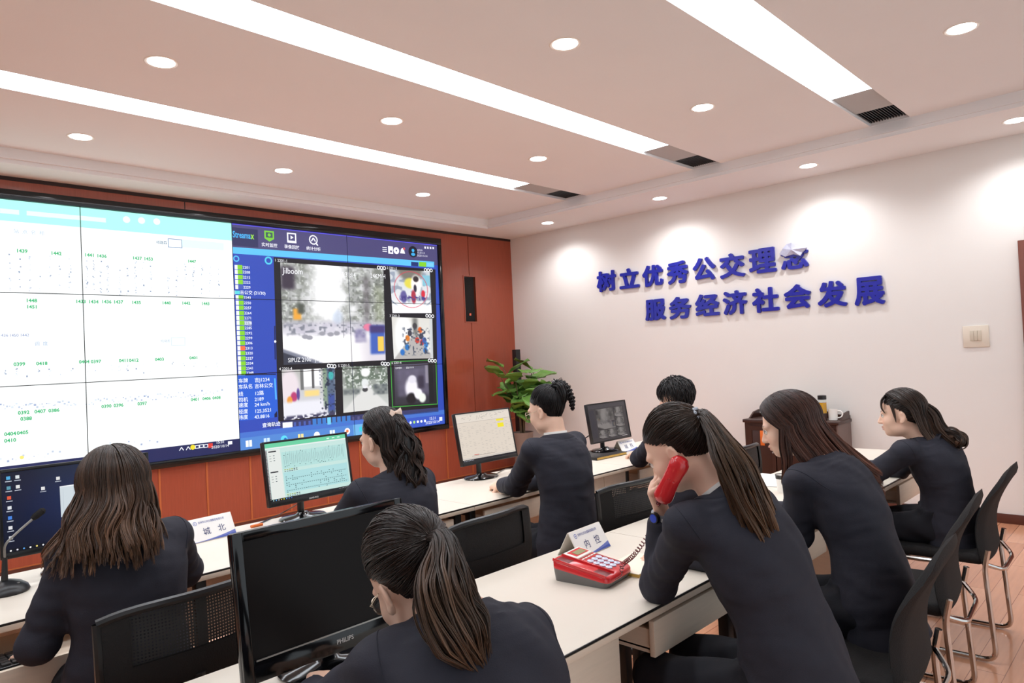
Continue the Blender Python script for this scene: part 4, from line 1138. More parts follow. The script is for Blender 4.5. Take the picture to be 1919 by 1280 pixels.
for sx in (-1, 1):
    for sy in (-1, 1):
        obj('leg', MB().tube([(sx * .20, sy * .19, .432), (sx * .225, sy * .215, .0)], .0115, n=10), MAT['chrome'], st_)

# ================================================================== SMALL THINGS ON THE DESKS
# gooseneck microphone
mi = thing('gooseneck_microphone', 'black gooseneck microphone on the desk at the left edge', 'microphone', (-6.165, -3.36, ZD))
obj('base', MB().lathe([(.066, 0), (.07, .006), (.064, .02), (.045, .034), (.024, .042), (.012, .046)], n=32), MAT['black_plastic'], mi)
def mp_(px, py): 
    q = hit(px, py, 1, -3.36); return (float(q[0] + 6.165), 0.0, float(q[2] - ZD))
b0 = (mp_(8, 1080)[0], 0, .04)
obj('stem', MB().tube([b0, mp_(9, 1045)], [.011, .008], n=10), MAT['black_plastic'], mi)
obj('gooseneck', MB().tube(smooth_path([mp_(9, 1046), mp_(10, 1022), mp_(28, 1002), mp_(62, 972)]), .0042, n=8), MAT['brushed'], mi)
obj('capsule', MB().tube([mp_(60, 973), mp_(66, 968), mp_(80, 957), mp_(84, 954)], [.008, .0125, .0125, .006], n=12), MAT['black_fabric'], mi)
for dx in (-.012, .008):
    obj('button', MB().lathe([(.005, .0), (.005, .003)], (dx + .02, -.035, .032), n=10), MAT['grey_plastic'], mi)
# keyboard in the pulled-out drawer
kb = thing('keyboard', 'black keyboard in the open drawer at the lower left', 'keyboard', (-6.36, -3.78, .6335), 0.02)
obj('body', MB().box(-.21, .21, -.065, .065, 0, .018, bev=.004), MAT['black_plastic'], kb)
ky = MB()
for j in range(5):
    for i in range(15):
        ky.box(-.2 + i * .0268, -.178 + i * .0268, -.056 + j * .0225, -.037 + j * .0225, .018, .0235)
obj('keys', ky, mat('dark_key_caps', (44, 42, 42), .5), kb)

# name tents
def name_tent(x, y, rz, label, chars, w_=.20, h_=.085, d=.10, curve=True):
    t = thing('name_tent', label, 'name plate', (x, y, ZD + .0003), rz, None)
    s = .0022
    bd = MB()
    def side(ya, za, yb_, zb_):
        n = np.array([-(zb_ - za), (yb_ - ya)]); n = n / np.linalg.norm(n) * s
        bd.prism([(-w_ / 2, ya, za), (-w_ / 2, yb_, zb_), (-w_ / 2, yb_ + n[0], zb_ + n[1]), (-w_ / 2, ya + n[0], za + n[1])], (w_, 0, 0))
    side(-d / 2, 0, 0, h_); side(0, h_, d / 2, 0); bd.box(-w_ / 2, w_ / 2, -d / 2, d / 2, 0, s)
    obj('stand', bd, MAT['white_plastic'], t)
    sl = math.hypot(d / 2, h_)
    cv = Canvas((-w_ / 2, -d / 2, .0), (1, 0, 0), (0, d / 2 / sl, h_ / sl), step=.0003)
    cv.O = cv.O + cv.N * .0024
    cv.rect(0.002, .001, w_ - .002, sl - .002, (242, 240, 238), 1)
    pts = [(0.002, .001), (w_ - .002, .001)] + [(w_ - .002 - (w_ - .004) * k / 10, .001 + .022 * (1 - k / 10) ** 2 * 1.0 + .002) for k in range(11)]
    cv.poly(pts, (110, 122, 190), 2)
    cv.poly([(w_ * .45, .0025), (w_ - .002, .0025), (w_ - .002, .012)], (70, 90, 176), 3)
    cv.disc(w_ * .15, sl * .80, .009, (110, 124, 190), 2, n=18); cv.disc(w_ * .15, sl * .80, .0065, (242, 240, 238), 3, n=18); cv.disc(w_ * .15, sl * .80, .003, (110, 124, 190), 4, n=10)
    cv.text('吉林市公共交通集团有限公司', w_ * .22, sl * .77, .0085, (108, 116, 170), 3, .01, sx=.8)
    cv.text(chars[0], w_ * .36, sl * .28, .026, (70, 76, 120), 3, .005, center=True); cv.text(chars[1], w_ * .70, sl * .30, .026, (70, 76, 120), 3, .005, center=True)
    cv.build('printed_card', MAT['print'], t, world=False)
    return t
name_tent(-5.385, -3.20, 0.10, 'white name tent reading 城北 on the far desk beside the brown-haired person', '城北', w_=.205, h_=.095)
name_tent(-4.60, -4.715, 0.06, 'white name tent reading 内控 behind the red telephone', '内控', w_=.205, h_=.088)
name_tent(-2.30, -3.30, -0.1, 'white name tent to the right of the dark monitor', '城西', w_=.18, h_=.08)

# telephone
ph = thing('desk_telephone', 'red push-button telephone base on the near desk, off its hook', 'telephone', (-4.838, -4.935, ZD), math.radians(7.6))
pw, pd = .175, .215
def wedge(z0f, z0b, z1f, z1b, ins, n=8):
    out = []
    for (zf, zb_, i_) in ((z0f, z0b, ins), (z1f, z1b, 0)):
        pass
    return out
def rrect(x0, x1, y0, y1, r, zf):
    pts = []
    for cx, cy, a0 in ((x1 - r, y1 - r, 0), (x0 + r, y1 - r, 90), (x0 + r, y0 + r, 180), (x1 - r, y0 + r, 270)):
        for k in range(7):
            a = math.radians(a0 + 15 * k); pts.append((cx + r * math.cos(a), cy + r * math.sin(a)))
    return [(x, y, zf(y)) for x, y in pts]
top = lambda y: .036 + (y + pd / 2) / pd * .034
mid = lambda y: .018 + (y + pd / 2) / pd * .026
obj('base', MB().ring_loft([rrect(-pw / 2 + .006, pw / 2 - .006, -pd / 2 + .012, pd / 2 - .006, .02, lambda y: 0.0), rrect(-pw / 2, pw / 2, -pd / 2, pd / 2, .026, mid)]), MAT['grey_plastic'], ph)
obj('shell', MB().ring_loft([rrect(-pw / 2, pw / 2, -pd / 2, pd / 2, .026, mid), rrect(-pw / 2, pw / 2, -pd / 2, pd / 2, .026, lambda y: top(y) - .006), rrect(-pw / 2 + .005, pw / 2 - .005, -pd / 2 + .005, pd / 2 - .005, .022, top)]), MAT['red_plastic'], ph, smooth=50)
al = math.atan(.034 / pd)
Tp = lambda x, y, z=0: Matrix.Translation((x, y, top(y) + z)) @ Matrix.Rotation(al, 4, 'X')
for yy in (.07, -.07): obj('handset_rest', MB().box(-.024, .024, -.026, .026, -.004, .0008, bev=.003, T=Tp(-.058, yy)), MAT['dark_red'], ph)
obj('cradle_rim', MB().box(-.03, -.027, -.1, .1, -.002, .007, bev=.001, T=Tp(-.058, 0)).box(.027, .03, -.1, .1, -.002, .007, bev=.001, T=Tp(-.058, 0)), MAT['red_plastic'], ph)
dsp = obj('display_bezel', MB().box(-.05, .05, -.03, .03, -.003, .006, bev=.004, T=Tp(.028, .07)), MAT['white_plastic'], ph)
obj('display_surround', MB().box(-.04, .04, -.019, .021, .004, .0068, T=Tp(.028, .07)), MAT['red_plastic'], dsp)
obj('liquid_crystal_display', MB().box(-.028, .03, -.013, .013, .0066, .0076, T=Tp(.03, .068)), mat('display_olive', (140, 138, 96), .25), dsp)
km = mat('pale_blue_keys', (206, 214, 232), .35)
for j in range(4):
    for i in range(3):
        T = Tp(.0 + i * .028, .005 - j * .023)
        k_ = obj('key', MB().lathe([(.0112, -.002), (.0112, .003), (.0085, .0045)], n=16), km, ph)
        k_.data.transform(T)
        cv = Canvas(T @ Vector((0, -.0035, .0047)), T.to_3x3() @ Vector((1, 0, 0)), T.to_3x3() @ Vector((0, 1, 0)))
        cv.text('123456789*0#'[j * 3 + i], 0, 0, .008, (70, 84, 120), 1, .01, center=True); cv.build('digit', MAT['print'], k_, world=False)
fk = MB()
for i in range(5):
    fk.box(-.007, .007, -.003, .003, -.001, .0025, bev=.001, T=Tp(-.004 + i * .019, .03))
obj('function_keys', fk, MAT['white_plastic'], ph)

# notebook under the person's arm, beside the telephone
nb = thing('notebook', 'gilt-edged notebook beside the red telephone under her forearm', 'notebook', (-4.655, -4.985, ZD + .0003), math.radians(4))
obj('pages', MB().box(-.105, .105, -.07, .07, .0015, .0125), MAT['gold'], nb)
obj('cover', MB().box(-.108, .108, -.073, .073, .0125, .0145, bev=.0006).box(-.108, .108, -.073, .073, 0, .0015), mat('cream_cover', (238, 228, 208), .5), nb)
# notebook under the dark monitor
nm = thing('notebook', 'black notebook with yellow page edges under the dark monitor', 'notebook', (-2.60, -3.28, ZD + .0003), math.radians(-3))
obj('cover', MB().box(-.19, .15, -.14, .14, 0, .003, bev=.001).box(-.19, .15, -.14, .14, .0185, .0215, bev=.001).box(-.19, -.187, -.14, .14, .003, .0185), MAT['black_leather'], nm)
obj('pages', MB().box(-.186, .146, -.136, .136, .0031, .0184), MAT['gold'], nm)
# papers, pen and cup before the long-haired person
for k, (x, y, rz, s) in enumerate([(*map(float, hit(1432, 905, 2, ZD)[:2]), .25, 'upper'), (*map(float, hit(1452, 897, 2, ZD)[:2]), -.15, 'lower')]):
    o = obj('paper_sheet', MB().box(-.105, .105, -.148, .148, 0, .0012), MAT['paper'], origin=None)
    o.location = (x, y, ZD + .0003 + (.0014 if k == 0 else 0)); o.rotation_euler = (0, 0, rz)
    tag(o, 'white paper sheet on the near desk, the ' + s + ' of two before the long-haired person', 'paper', 'papers before the long-haired person')
cu_ = thing('paper_cup', 'white cup with a black rim band on the desk in front of the long-haired person', 'cup', (*map(float, hit(1469, 922, 2, ZD)[:2]), ZD + .0003))
obj('cup_body', MB().lathe([(.028, 0), (.038, .085), (.036, .085), (.0265, .003), (.002, .003)], n=28), MAT['ceramic'], cu_)
obj('rim_band', MB().lathe([(.0365, .068), (.0385, .085), (.0395, .0875), (.0375, .0885), (.0352, .086)], n=28, caps=False), MAT['black_plastic'], cu_)
# cables
def cable(pts, r, label, m='black_plastic'):
    o = obj('cable', MB().tube(smooth_path(pts), r, n=6), MAT[m], origin=pts[0])
    return tag(o, label, 'cable')
def D_(px, py, z=ZD + .004): 
    q = hit(px, py, 2, z); return (float(q[0]), float(q[1]), z)
cable([D_(478, 985), D_(500, 975), D_(520, 966), D_(535, 958), (-4.90, -3.18, .83)], .003, 'thin black cable hanging behind the monitor with the green chart')
cable([D_(930, 888), D_(945, 880), D_(962, 878), D_(975, 872), D_(980, 869)], .0028, 'pale cable on the desk behind the monitor with the white table', 'brushed')
cable([(-2.62, -3.22, .90), (-2.74, -3.16, .83), (-2.86, -3.13, ZD + .006), (-2.98, -3.12, ZD + .004)], .004, 'black cable leading down from the dark monitor')
o = obj('marker_pen', MB().tube([D_(470, 987, ZD + .007), D_(492, 982, ZD + .007)], .0065, n=10), MAT['orange'], origin=D_(470, 987)); tag(o, 'short orange-brown pen lying on the far desk by the cable', 'pen')

# ================================================================== CABINET BY THE WHITE WALL
cb = thing('tea_cabinet', 'dark carved wooden side cabinet against the white wall', 'cabinet', (-.19, -3.74, 0))
CX0, CX1, CY0, CY1, CZ = -.36, -.02, -4.165, -3.31, .80
obj('body', MB().box(CX0 + .015, CX1, CY0 + .012, CY1, .05, CZ - .03).box(CX0 + .03, CX1 - .01, CY0 + .03, CY1 - .03, 0, .05), MAT['dark_wood'], cb, world=True)
obj('side_panel', MB().box(CX0 + .015, CX1 - .0, CY0, CY0 + .012, .0, CZ - .03), MAT['cabinet_side'], cb, world=True)
obj('top_board', MB().box(CX0, CX1, CY0 - .012, CY1 + .015, CZ - .03, CZ, bev=.006), MAT['dark_wood'], cb, world=True)
gl = MB()
prof = [(0, .03), (.12, .035), (.2, .05), (.28, .075), (.36, .085), (.5, .09)]
pts = [(CY1 - (CY1 - CY0) * t, CZ + h_) for t, h_ in prof] + [(CY1 - (CY1 - CY0) * (1 - t), CZ + h_) for t, h_ in reversed(prof[:-1])]
gl.prism([(CX1 - .02, CY1, CZ), *[(CX1 - .02, a, b) for a, b in pts], (CX1 - .02, CY0, CZ)], (.018, 0, 0))
for yy in (CY0, CY1 - .016):
    gl.prism([(CX0 + .1, yy, CZ), (CX1 - .02, yy, CZ), (CX1 - .02, yy, CZ + .07), (CX0 + .2, yy, CZ + .055), (CX0 + .14, yy, CZ + .02)], (0, .016, 0))
obj('gallery_rail', gl, MAT['dark_wood'], cb, world=True)
for k in range(3):
    ya = CY0 + .03 + k * (CY1 - CY0 - .06) / 3; yb2 = ya + (CY1 - CY0 - .06) / 3 - .01
    d = obj('door', MB().box(CX0 + .002, CX0 + .015, ya, yb2, .08, CZ - .06, bev=.002).box(CX0 - .004, CX0 + .002, ya, ya + .035, .08, CZ - .06).box(CX0 - .004, CX0 + .002, yb2 - .035, yb2, .08, CZ - .06).box(CX0 - .004, CX0 + .002, ya + .035, yb2 - .035, CZ - .10, CZ - .06).box(CX0 - .004, CX0 + .002, ya + .035, yb2 - .035, .08, .12), MAT['dark_wood'], cb, world=True)
    if k == 2:
        obj('painted_panel', MB().box(CX0 - .002, CX0 + .0019, yb2 - .155, yb2 - .115, .56, .70, bev=.001), MAT['orange'], d, world=True)
        obj('painted_panel', MB().box(CX0 - .002, CX0 + .0019, yb2 - .18, yb2 - .157, .585, .70, bev=.001), mat('pale_inlay', (196, 176, 160), .5), d, world=True)
    obj('knob', MB().sphere((CX0 - .012, (ya + .02), .5), .009, 10, 8), MAT['brushed'], d, world=True)
mg = thing('mug', 'white mug standing on the dark cabinet', 'mug', (-.22, -4.085, CZ))
obj('mug_body', MB().lathe([(.034, 0), (.038, .004), (.039, .10), (.036, .10), (.034, .006), (.002, .006)], n=28), MAT['ceramic'], mg)
obj('handle', MB().tube(smooth_path([(0.01, -.037, .082), (.01, -.065, .08), (.012, -.078, .055), (.01, -.062, .028), (.01, -.036, .022)]), .006, n=8), MAT['ceramic'], mg)
bo = thing('tea_bottle', 'tall glass bottle half full of amber tea with a black cap, on the cabinet', 'bottle', (-.255, -4.01, CZ))
obj('glass', MB().lathe([(.035, .1605), (.035, .175), (.03, .185), (.03, .19)], n=28), MAT['glass'], bo)
obj('tea', MB().lathe([(.035, .065), (.035, .16), (.002, .16)], n=28), MAT['tea'], bo)
obj('tea_leaves', MB().lathe([(.033, 0), (.035, .006), (.035, .0645), (.002, .0645)], n=28), MAT['dark_wood'], bo)
obj('cap', MB().lathe([(.037, .187), (.037, .222), (.03, .225)], n=28), MAT['black_plastic'], bo)
sk = thing('snack_packet', 'orange and yellow packet on the cabinet left of the tea bottle', 'packet', (-.2, -3.84, CZ))
obj('packet', MB().box(-.03, .03, -.07, .07, 0, .15, bev=.02), mat('yellow_pack', (226, 186, 60), .35), sk)
obj('packet_top', MB().box(-.012, .012, -.075, .03, .14, .185, bev=.01), MAT['orange'], sk)
tr_ = thing('white_box', 'flat white box on the left of the dark cabinet', 'box', (-.2, -3.60, CZ))
obj('carton', MB().box(-.08, .08, -.09, .09, 0, .16, bev=.004), MAT['paper'], tr_)
obj('lid', MB().box(-.085, .085, -.11, .13, .16, .168, bev=.002), MAT['desk_wood'], tr_)

# ================================================================== PLANT AND POLE
pl = thing('potted_fig', 'green broad-leaved fig in a tall taupe pot in the room corner', 'plant', (-.63, -.66, 0))
obj('pot', MB().lathe([(.085, 0), (.09, .01), (.125, .58), (.13, .60), (.118, .60), (.112, .56), (.002, .56)], n=32), MAT['pot'], pl)
obj('soil', MB().lathe([(.1115, .555), (.1, .568), (.002, .57)], n=24), MAT['soil'], pl)
rp = random.Random(12)
stm = MB()
stems = []
for k in range(7):
    a = 2 * PI * k / 7 + rp.uniform(-.3, .3); ln = rp.uniform(.45, .9); sp_ = rp.uniform(.06, .34)
    p = [(0.02 * math.cos(a), .02 * math.sin(a), .55), (.05 * math.cos(a), .05 * math.sin(a), .55 + ln * .5), (sp_ * math.cos(a), sp_ * math.sin(a), .55 + ln)]
    pp = smooth_path(p, 8); stems.append(pp); stm.tube(pp, [.011 - .007 * i / len(pp) for i in range(len(pp))], n=7)
obj('stems', stm, MAT['stem'], pl)
def leaf_mesh(L, W, seed):
    r_ = random.Random(seed); m = MB(); n, k = 10, 6
    vs, fs = [], []
    for s in (0, -.0015):
        for j in range(n + 1):
            t = j / n; wd = W * (math.sin(PI * min(1, t * .93 + .05)) ** .6) * (0.72 + .45 * t) * (1 + .08 * math.sin(t * 17 + seed))
            for i in range(-k, k + 1):
                u = i / k
                vs.append((u * wd, t * L, s + -.25 * L * t * t + .14 * W * abs(u) + .012 * math.sin(9 * t + 5 * abs(u) + seed) ))
    q = 2 * k + 1; N_ = q * (n + 1)
    for j in range(n):
        for i in range(2 * k):
            a = j * q + i
            fs += [(a, a + 1, a + q + 1, a + q), (a + N_, a + N_ + q, a + N_ + q + 1, a + N_ + 1)]
    per = [i for i in range(2 * k)] + [j * q + 2 * k for j in range(n)] + [n * q + i for i in range(2 * k, 0, -1)] + [j * q for j in range(n, 0, -1)]
    fs += [(per[i], per[i] + N_, per[(i + 1) % len(per)] + N_, per[(i + 1) % len(per)]) for i in range(len(per))]
    return m.add(vs, fs)
n_leaf = 0
for si, pp in enumerate(stems):
    for j in range(7):
        t = .38 + .62 * j / 6
        p = pp[int(t * (len(pp) - 1))]
        a = rp.uniform(0, 2 * PI); L = rp.uniform(.19, .31)
        if p[0] > .25 and math.cos(a + PI / 2) > 0: a += PI
        Lm = leaf_mesh(L, L * .52, n_leaf)
        T = Matrix.Translation(Vector(p)) @ Matrix.Rotation(a, 4, 'Z') @ Matrix.Rotation(rp.uniform(-.1, .8), 4, 'X') @ Matrix.Rotation(rp.uniform(-.4, .4), 4, 'Y') @ Matrix.Translation((0, .02, 0))
        Lm.v = [tuple(T @ Vector(v)) for v in Lm.v]
        Lm.v = [(min(v[0], .55), min(v[1], .58), v[2]) for v in Lm.v]
        obj('leaf', Lm, MAT['leaf'], pl, smooth=60); n_leaf += 1
po_ = thing('black_column', 'slim upright black column standing behind the fig in the corner', 'column', (-.215, -.22, 0))
obj('shaft', MB().box(-.04, .04, -.035, .035, .02, 1.585, bev=.004), MAT['black_metal'], po_)
obj('foot_plate', MB().box(-.12, .12, -.12, .12, 0, .02, bev=.004), MAT['black_metal'], po_)

# ================================================================== PEOPLE
def nrm(v):
    v = np.array(v, float); return v / (np.linalg.norm(v) + 1e-12)

from mathutils.bvhtree import BVHTree

class SDF:
    """solid built from rounded primitives, turned into one continuous surface"""
    def __init__(self, ext=0.010):
        self.p = []; self.ext = ext
    def cone(self, a, b, ra, rb, k=0.02, clip=None, fold=0.0, sub=False, fk=130.0, seed=0.0):
        a, b = np.array(a, float), np.array(b, float)
        m = max(ra, rb) + k + 0.012
        def f(X, Y, Z):
            ba = b - a; L2 = ba @ ba; L = math.sqrt(L2)
            t = ((X - a[0]) * ba[0] + (Y - a[1]) * ba[1] + (Z - a[2]) * ba[2]) / L2
            tc = np.clip(t, 0, 1)
            dx, dy, dz = X - a[0] - tc * ba[0], Y - a[1] - tc * ba[1], Z - a[2] - tc * ba[2]
            d = np.sqrt(dx * dx + dy * dy + dz * dz) - (ra + (rb - ra) * tc)
            if fold:
                d = d + fold * np.sin(t * L * fk + seed + 1.5 * np.sin(dx * 45 + seed) + 1.5 * np.sin(dz * 40 + dy * 30)) * np.exp(-((t - (0.95 if seed < 5 else 0.1)) / 0.45) ** 2)
            if clip is not None:
                c0, n0 = clip
                d = np.maximum(d, (X - c0[0]) * n0[0] + (Y - c0[1]) * n0[1] + (Z - c0[2]) * n0[2])
            return d
        self.p.append((f, np.minimum(a, b) - m, np.maximum(a, b) + m, k, sub)); return self
    def ell(self, c, r, R=None, k=0.015, sub=False):
        c, r = np.array(c, float), np.array(r, float)
        R = np.eye(3) if R is None else np.array(R, float)      # columns: local axes
        e = np.abs(R) @ r
        m = k + 0.012
        def f(X, Y, Z):
            x, y, z = X - c[0], Y - c[1], Z - c[2]
            q = [R[0, i] * x + R[1, i] * y + R[2, i] * z for i in range(3)]
            k0 = np.sqrt(sum((q[i] / r[i]) ** 2 for i in range(3)))
            k1 = np.sqrt(sum((q[i] / r[i] ** 2) ** 2 for i in range(3))) + 1e-9
            return k0 * (k0 - 1) / k1
        self.p.append((f, c - e - m, c + e + m, k, sub)); return self
    def trunk(self, secs, k=0.03):
        """smooth body of elliptical sections: (centre, half-width, half-depth, side, fwd)"""
        m = max(max(s[1], s[2]) for s in secs) + k + 0.012
        cs = np.array([s[0] for s in secs])
        fs = []
        for s0, s1 in zip(secs, secs[1:]):
            q = SDF(self.ext).slab(s0[0], s1[0], (s0[1], s0[2]), (s1[1], s1[2]), s0[3], s0[4], k)
            fs.append(q.p[0])
        def f(X, Y, Z):
            D = None
            for g in fs:
                d = g[0](X, Y, Z)
                D = d if D is None else np.minimum(D, d)
            return D
        self.p.append((f, cs.min(0) - m, cs.max(0) + m, k, False)); return self
    def slab(self, ca, cb, ra, rb, side, fwd, k=0.03, wr=0.0):
        """section of a trunk between two ellipses (half-width, half-depth)"""
        ca, cb = np.array(ca, float), np.array(cb, float)
        m = max(*ra, *rb) + k + 0.012
        ax = nrm(cb - ca); ext = self.ext
        def f(X, Y, Z):
            ba = cb - ca; L2 = ba @ ba
            x, y, z = X - ca[0], Y - ca[1], Z - ca[2]
            t = (x * ba[0] + y * ba[1] + z * ba[2]) / L2
            tc = np.clip(t, 0, 1)
            x, y, z = x - tc * ba[0], y - tc * ba[1], z - tc * ba[2]
            u = x * side[0] + y * side[1] + z * side[2]
            v = x * fwd[0] + y * fwd[1] + z * fwd[2]
            a_ = x * ax[0] + y * ax[1] + z * ax[2]
            w_ = ra[0] + (rb[0] - ra[0]) * tc; d_ = ra[1] + (rb[1] - ra[1]) * tc
            k0 = np.sqrt((u / w_) ** 2 + (v / d_) ** 2); k1 = np.sqrt((u / w_ ** 2) ** 2 + (v / d_ ** 2) ** 2) + 1e-9
            d = np.where(k0 < 1e-3, -np.minimum(w_, d_), k0 * (k0 - 1) / k1)
            e_ = np.maximum(np.abs(a_) - ext, 0); return np.where(d > 0, np.sqrt(d * d + e_ * e_), np.maximum(d, np.abs(a_) - ext))
        self.p.append((f, np.minimum(ca, cb) - m, np.maximum(ca, cb) + m, k, False)); return self
    def cut(self, c0, n0, lo, hi):
        """remove what lies beyond a plane, inside a box"""
        def f(X, Y, Z):
            return -((X - c0[0]) * n0[0] + (Y - c0[1]) * n0[1] + (Z - c0[2]) * n0[2])
        self.p.append((f, np.array(lo, float), np.array(hi, float), 0.004, True)); return self
    def mesh(self, vox, wr=None):
        lo = np.min([p[1] for p in self.p if not p[4]], axis=0); hi = np.max([p[2] for p in self.p if not p[4]], axis=0)
        n = np.ceil((hi - lo) / vox).astype(int) + 2
        g = [lo[i] + vox * np.arange(n[i]) for i in range(3)]
        D = np.full(n, 0.05, dtype=np.float32)
        for f, a, b, k, sub in self.p:
            i0 = np.maximum(0, np.floor((a - lo) / vox).astype(int)); i1 = np.minimum(n, np.ceil((b - lo) / vox).astype(int) + 1)
            if np.any(i1 <= i0): continue
            sl = tuple(slice(i0[i], i1[i]) for i in range(3))
            d = f(g[0][sl[0]][:, None, None], g[1][sl[1]][None, :, None], g[2][sl[2]][None, None, :]).astype(np.float32)
            c = D[sl]
            if sub:
                h = np.clip(0.5 - 0.5 * (c + d) / k, 0, 1); D[sl] = c * (1 - h) + (-d) * h + k * h * (1 - h)
            else:
                h = np.clip(0.5 + 0.5 * (c - d) / k, 0, 1); D[sl] = c * (1 - h) + d * h - k * h * (1 - h)
        if wr is not None:
            D += wr(g[0][:, None, None], g[1][None, :, None], g[2][None, None, :]).astype(np.float32)
        return surface_nets(D, lo, vox)

def surface_nets(D, lo, vox):
    s = D < 0
    n = np.array(D.shape)
    c = [s[a:n[0] - 1 + a, b:n[1] - 1 + b, e:n[2] - 1 + e] for a in (0, 1) for b in (0, 1) for e in (0, 1)]
    alln = np.logical_and.reduce(c); anyn = np.logical_or.reduce(c)
    act = np.argwhere(anyn & ~alln)
    idx = np.full(n - 1, -1, dtype=np.int64)
    idx[act[:, 0], act[:, 1], act[:, 2]] = np.arange(len(act))
    acc = np.zeros((len(act), 3)); cnt = np.zeros(len(act))
    cor = [(a, b, e) for a in (0, 1) for b in (0, 1) for e in (0, 1)]
    val = [D[act[:, 0] + a, act[:, 1] + b, act[:, 2] + e].astype(float) for a, b, e in cor]
    for i in range(8):
        for j in range(i + 1, 8):
            df = np.array(cor[j]) - np.array(cor[i])
            if np.abs(df).sum() != 1: continue
            m = (val[i] < 0) != (val[j] < 0)
            t = np.where(m, val[i] / (val[i] - val[j] + 1e-20), 0)
            acc[m] += np.array(cor[i]) + t[m][:, None] * df; cnt[m] += 1
    V = lo + vox * (act + acc / cnt[:, None])
    F = []
    for ax in range(3):
        b, e = (ax + 1) % 3, (ax + 2) % 3
        sl0 = [slice(1, -1)] * 3; sl0[ax] = slice(0, -1)
        sl1 = [slice(1, -1)] * 3; sl1[ax] = slice(1, None)
        s0, s1 = s[tuple(sl0)], s[tuple(sl1)]
        P = np.argwhere(s0 != s1)
        off = np.array([1, 1, 1]); off[ax] = 0
        flip = s0[P[:, 0], P[:, 1], P[:, 2]]
        P = P + off
        q = []
        for db, de in ((1, 1), (0, 1), (0, 0), (1, 0)):
            Q = P.copy(); Q[:, b] -= db; Q[:, e] -= de
            q.append(idx[Q[:, 0], Q[:, 1], Q[:, 2]])
        q = np.stack(q, 1)
        q[~flip] = q[~flip][:, ::-1]
        F.append(q)
    return V, np.concatenate(F)

def relax(V, F, n):
    """even out a quad surface"""
    E = np.concatenate([F[:, [0, 1]], F[:, [1, 2]], F[:, [2, 3]], F[:, [3, 0]]]); E = np.concatenate([E, E[:, ::-1]])
    c = np.bincount(E[:, 0], minlength=len(V))[:, None]
    for _ in range(n):
        S = np.stack([np.bincount(E[:, 0], weights=V[E[:, 1], i], minlength=len(V)) for i in range(3)], 1)
        V = V * .5 + .5 * S / np.maximum(c, 1)
    return V, F

def quick_mesh(name, V, F, mats, parent, col=None, smooth=True):
    """V: world coordinates; F: quads"""
    me = bpy.data.meshes.new(name)
    Mi = wmat(parent).inverted() if parent else Matrix()
    A = np.array(Mi)
    V = V @ A[:3, :3].T + A[:3, 3]
    me.vertices.add(len(V)); me.vertices.foreach_set('co', V.astype(np.float32).ravel())
    me.loops.add(F.size); me.loops.foreach_set('vertex_index', F.astype(np.int32).ravel())
    me.polygons.add(len(F))
    me.polygons.foreach_set('loop_start', np.arange(0, F.size, F.shape[1], dtype=np.int32))
    me.polygons.foreach_set('loop_total', np.full(len(F), F.shape[1], dtype=np.int32))
    me.update(calc_edges=True); me.validate()
    if smooth:
        me.polygons.foreach_set('use_smooth', np.ones(len(me.polygons), dtype=bool))
    if col is not None:
        a = me.color_attributes.new('Col', 'FLOAT_COLOR', 'POINT')
        c = np.ones((len(V), 4), dtype=np.float32); c[:, :3] = col
        a.data.foreach_set('color', c.ravel())
    for m in (mats if isinstance(mats, (list, tuple)) else [mats]):
        me.materials.append(m)
    o = bpy.data.objects.new(name, me); SC.collection.objects.link(o)
    if parent: o.parent = parent
    return o

def skin_mat():
    m = attr_mat('skin', rough=0.5, spec=0.35)
    b = m.node_tree.nodes['Principled BSDF']
    b.inputs['Subsurface Weight'].default_value = 0.08
    b.inputs['Subsurface Radius'].default_value = (0.012, 0.005, 0.003)
    b.inputs['Subsurface Scale'].default_value = 0.5
    return m
MAT['skin'] = skin_mat()
def hair_mat():
    m = attr_mat('hair', rough=0.36, spec=0.42)
    return m
MAT['hair'] = hair_mat()
MAT['suit'] = mat('navy_suit_cloth', (45, 45, 54), 0.78, 0.25, var=0.12, vscale=30, bump=0.12, bscale=420)
def cloth_folds(m):
    nt = m.node_tree; b = nt.nodes['Principled BSDF']
    tc = nt.nodes.new('ShaderNodeTexCoord'); mp = nt.nodes.new('ShaderNodeMapping'); mp.inputs['Scale'].default_value = (1, 1, 2.4)
    n = nt.nodes.new('ShaderNodeTexNoise'); n.inputs['Scale'].default_value = 5.5; n.inputs['Detail'].default_value = 1.0; n.inputs['Distortion'].default_value = 0.5
    nt.links.new(tc.outputs['Object'], mp.inputs['Vector']); nt.links.new(mp.outputs['Vector'], n.inputs['Vector'])
    bp = nt.nodes.new('ShaderNodeBump'); bp.inputs['Strength'].default_value = 0.4; bp.inputs['Distance'].default_value = 0.03
    nt.links.new(n.outputs['Fac'], bp.inputs['Height'])
    old = b.inputs['Normal'].links[0].from_node
    nt.links.new(bp.outputs['Normal'], old.inputs['Normal'])
cloth_folds(MAT['suit'])
MAT['trouser'] = mat('dark_trouser_cloth', (28, 28, 34), 0.8, 0.25, bump=0.1, bscale=420)
MAT['shirt'] = mat('white_shirt', (240, 236, 230), 0.7)
MAT['shoe'] = mat('black_shoe_leather', (20, 18, 18), 0.3)
MAT['eye_white'] = mat('eye_white', (232, 224, 218), 0.2)
MAT['iris'] = mat('dark_iris', (34, 22, 18), 0.12)
MAT['metal_frame'] = mat('spectacle_metal', (206, 190, 170), 0.25, metal=0.9)
MAT['lens'] = mat('spectacle_lens', (250, 250, 250), 0.03, 0.5, trans=1.0)

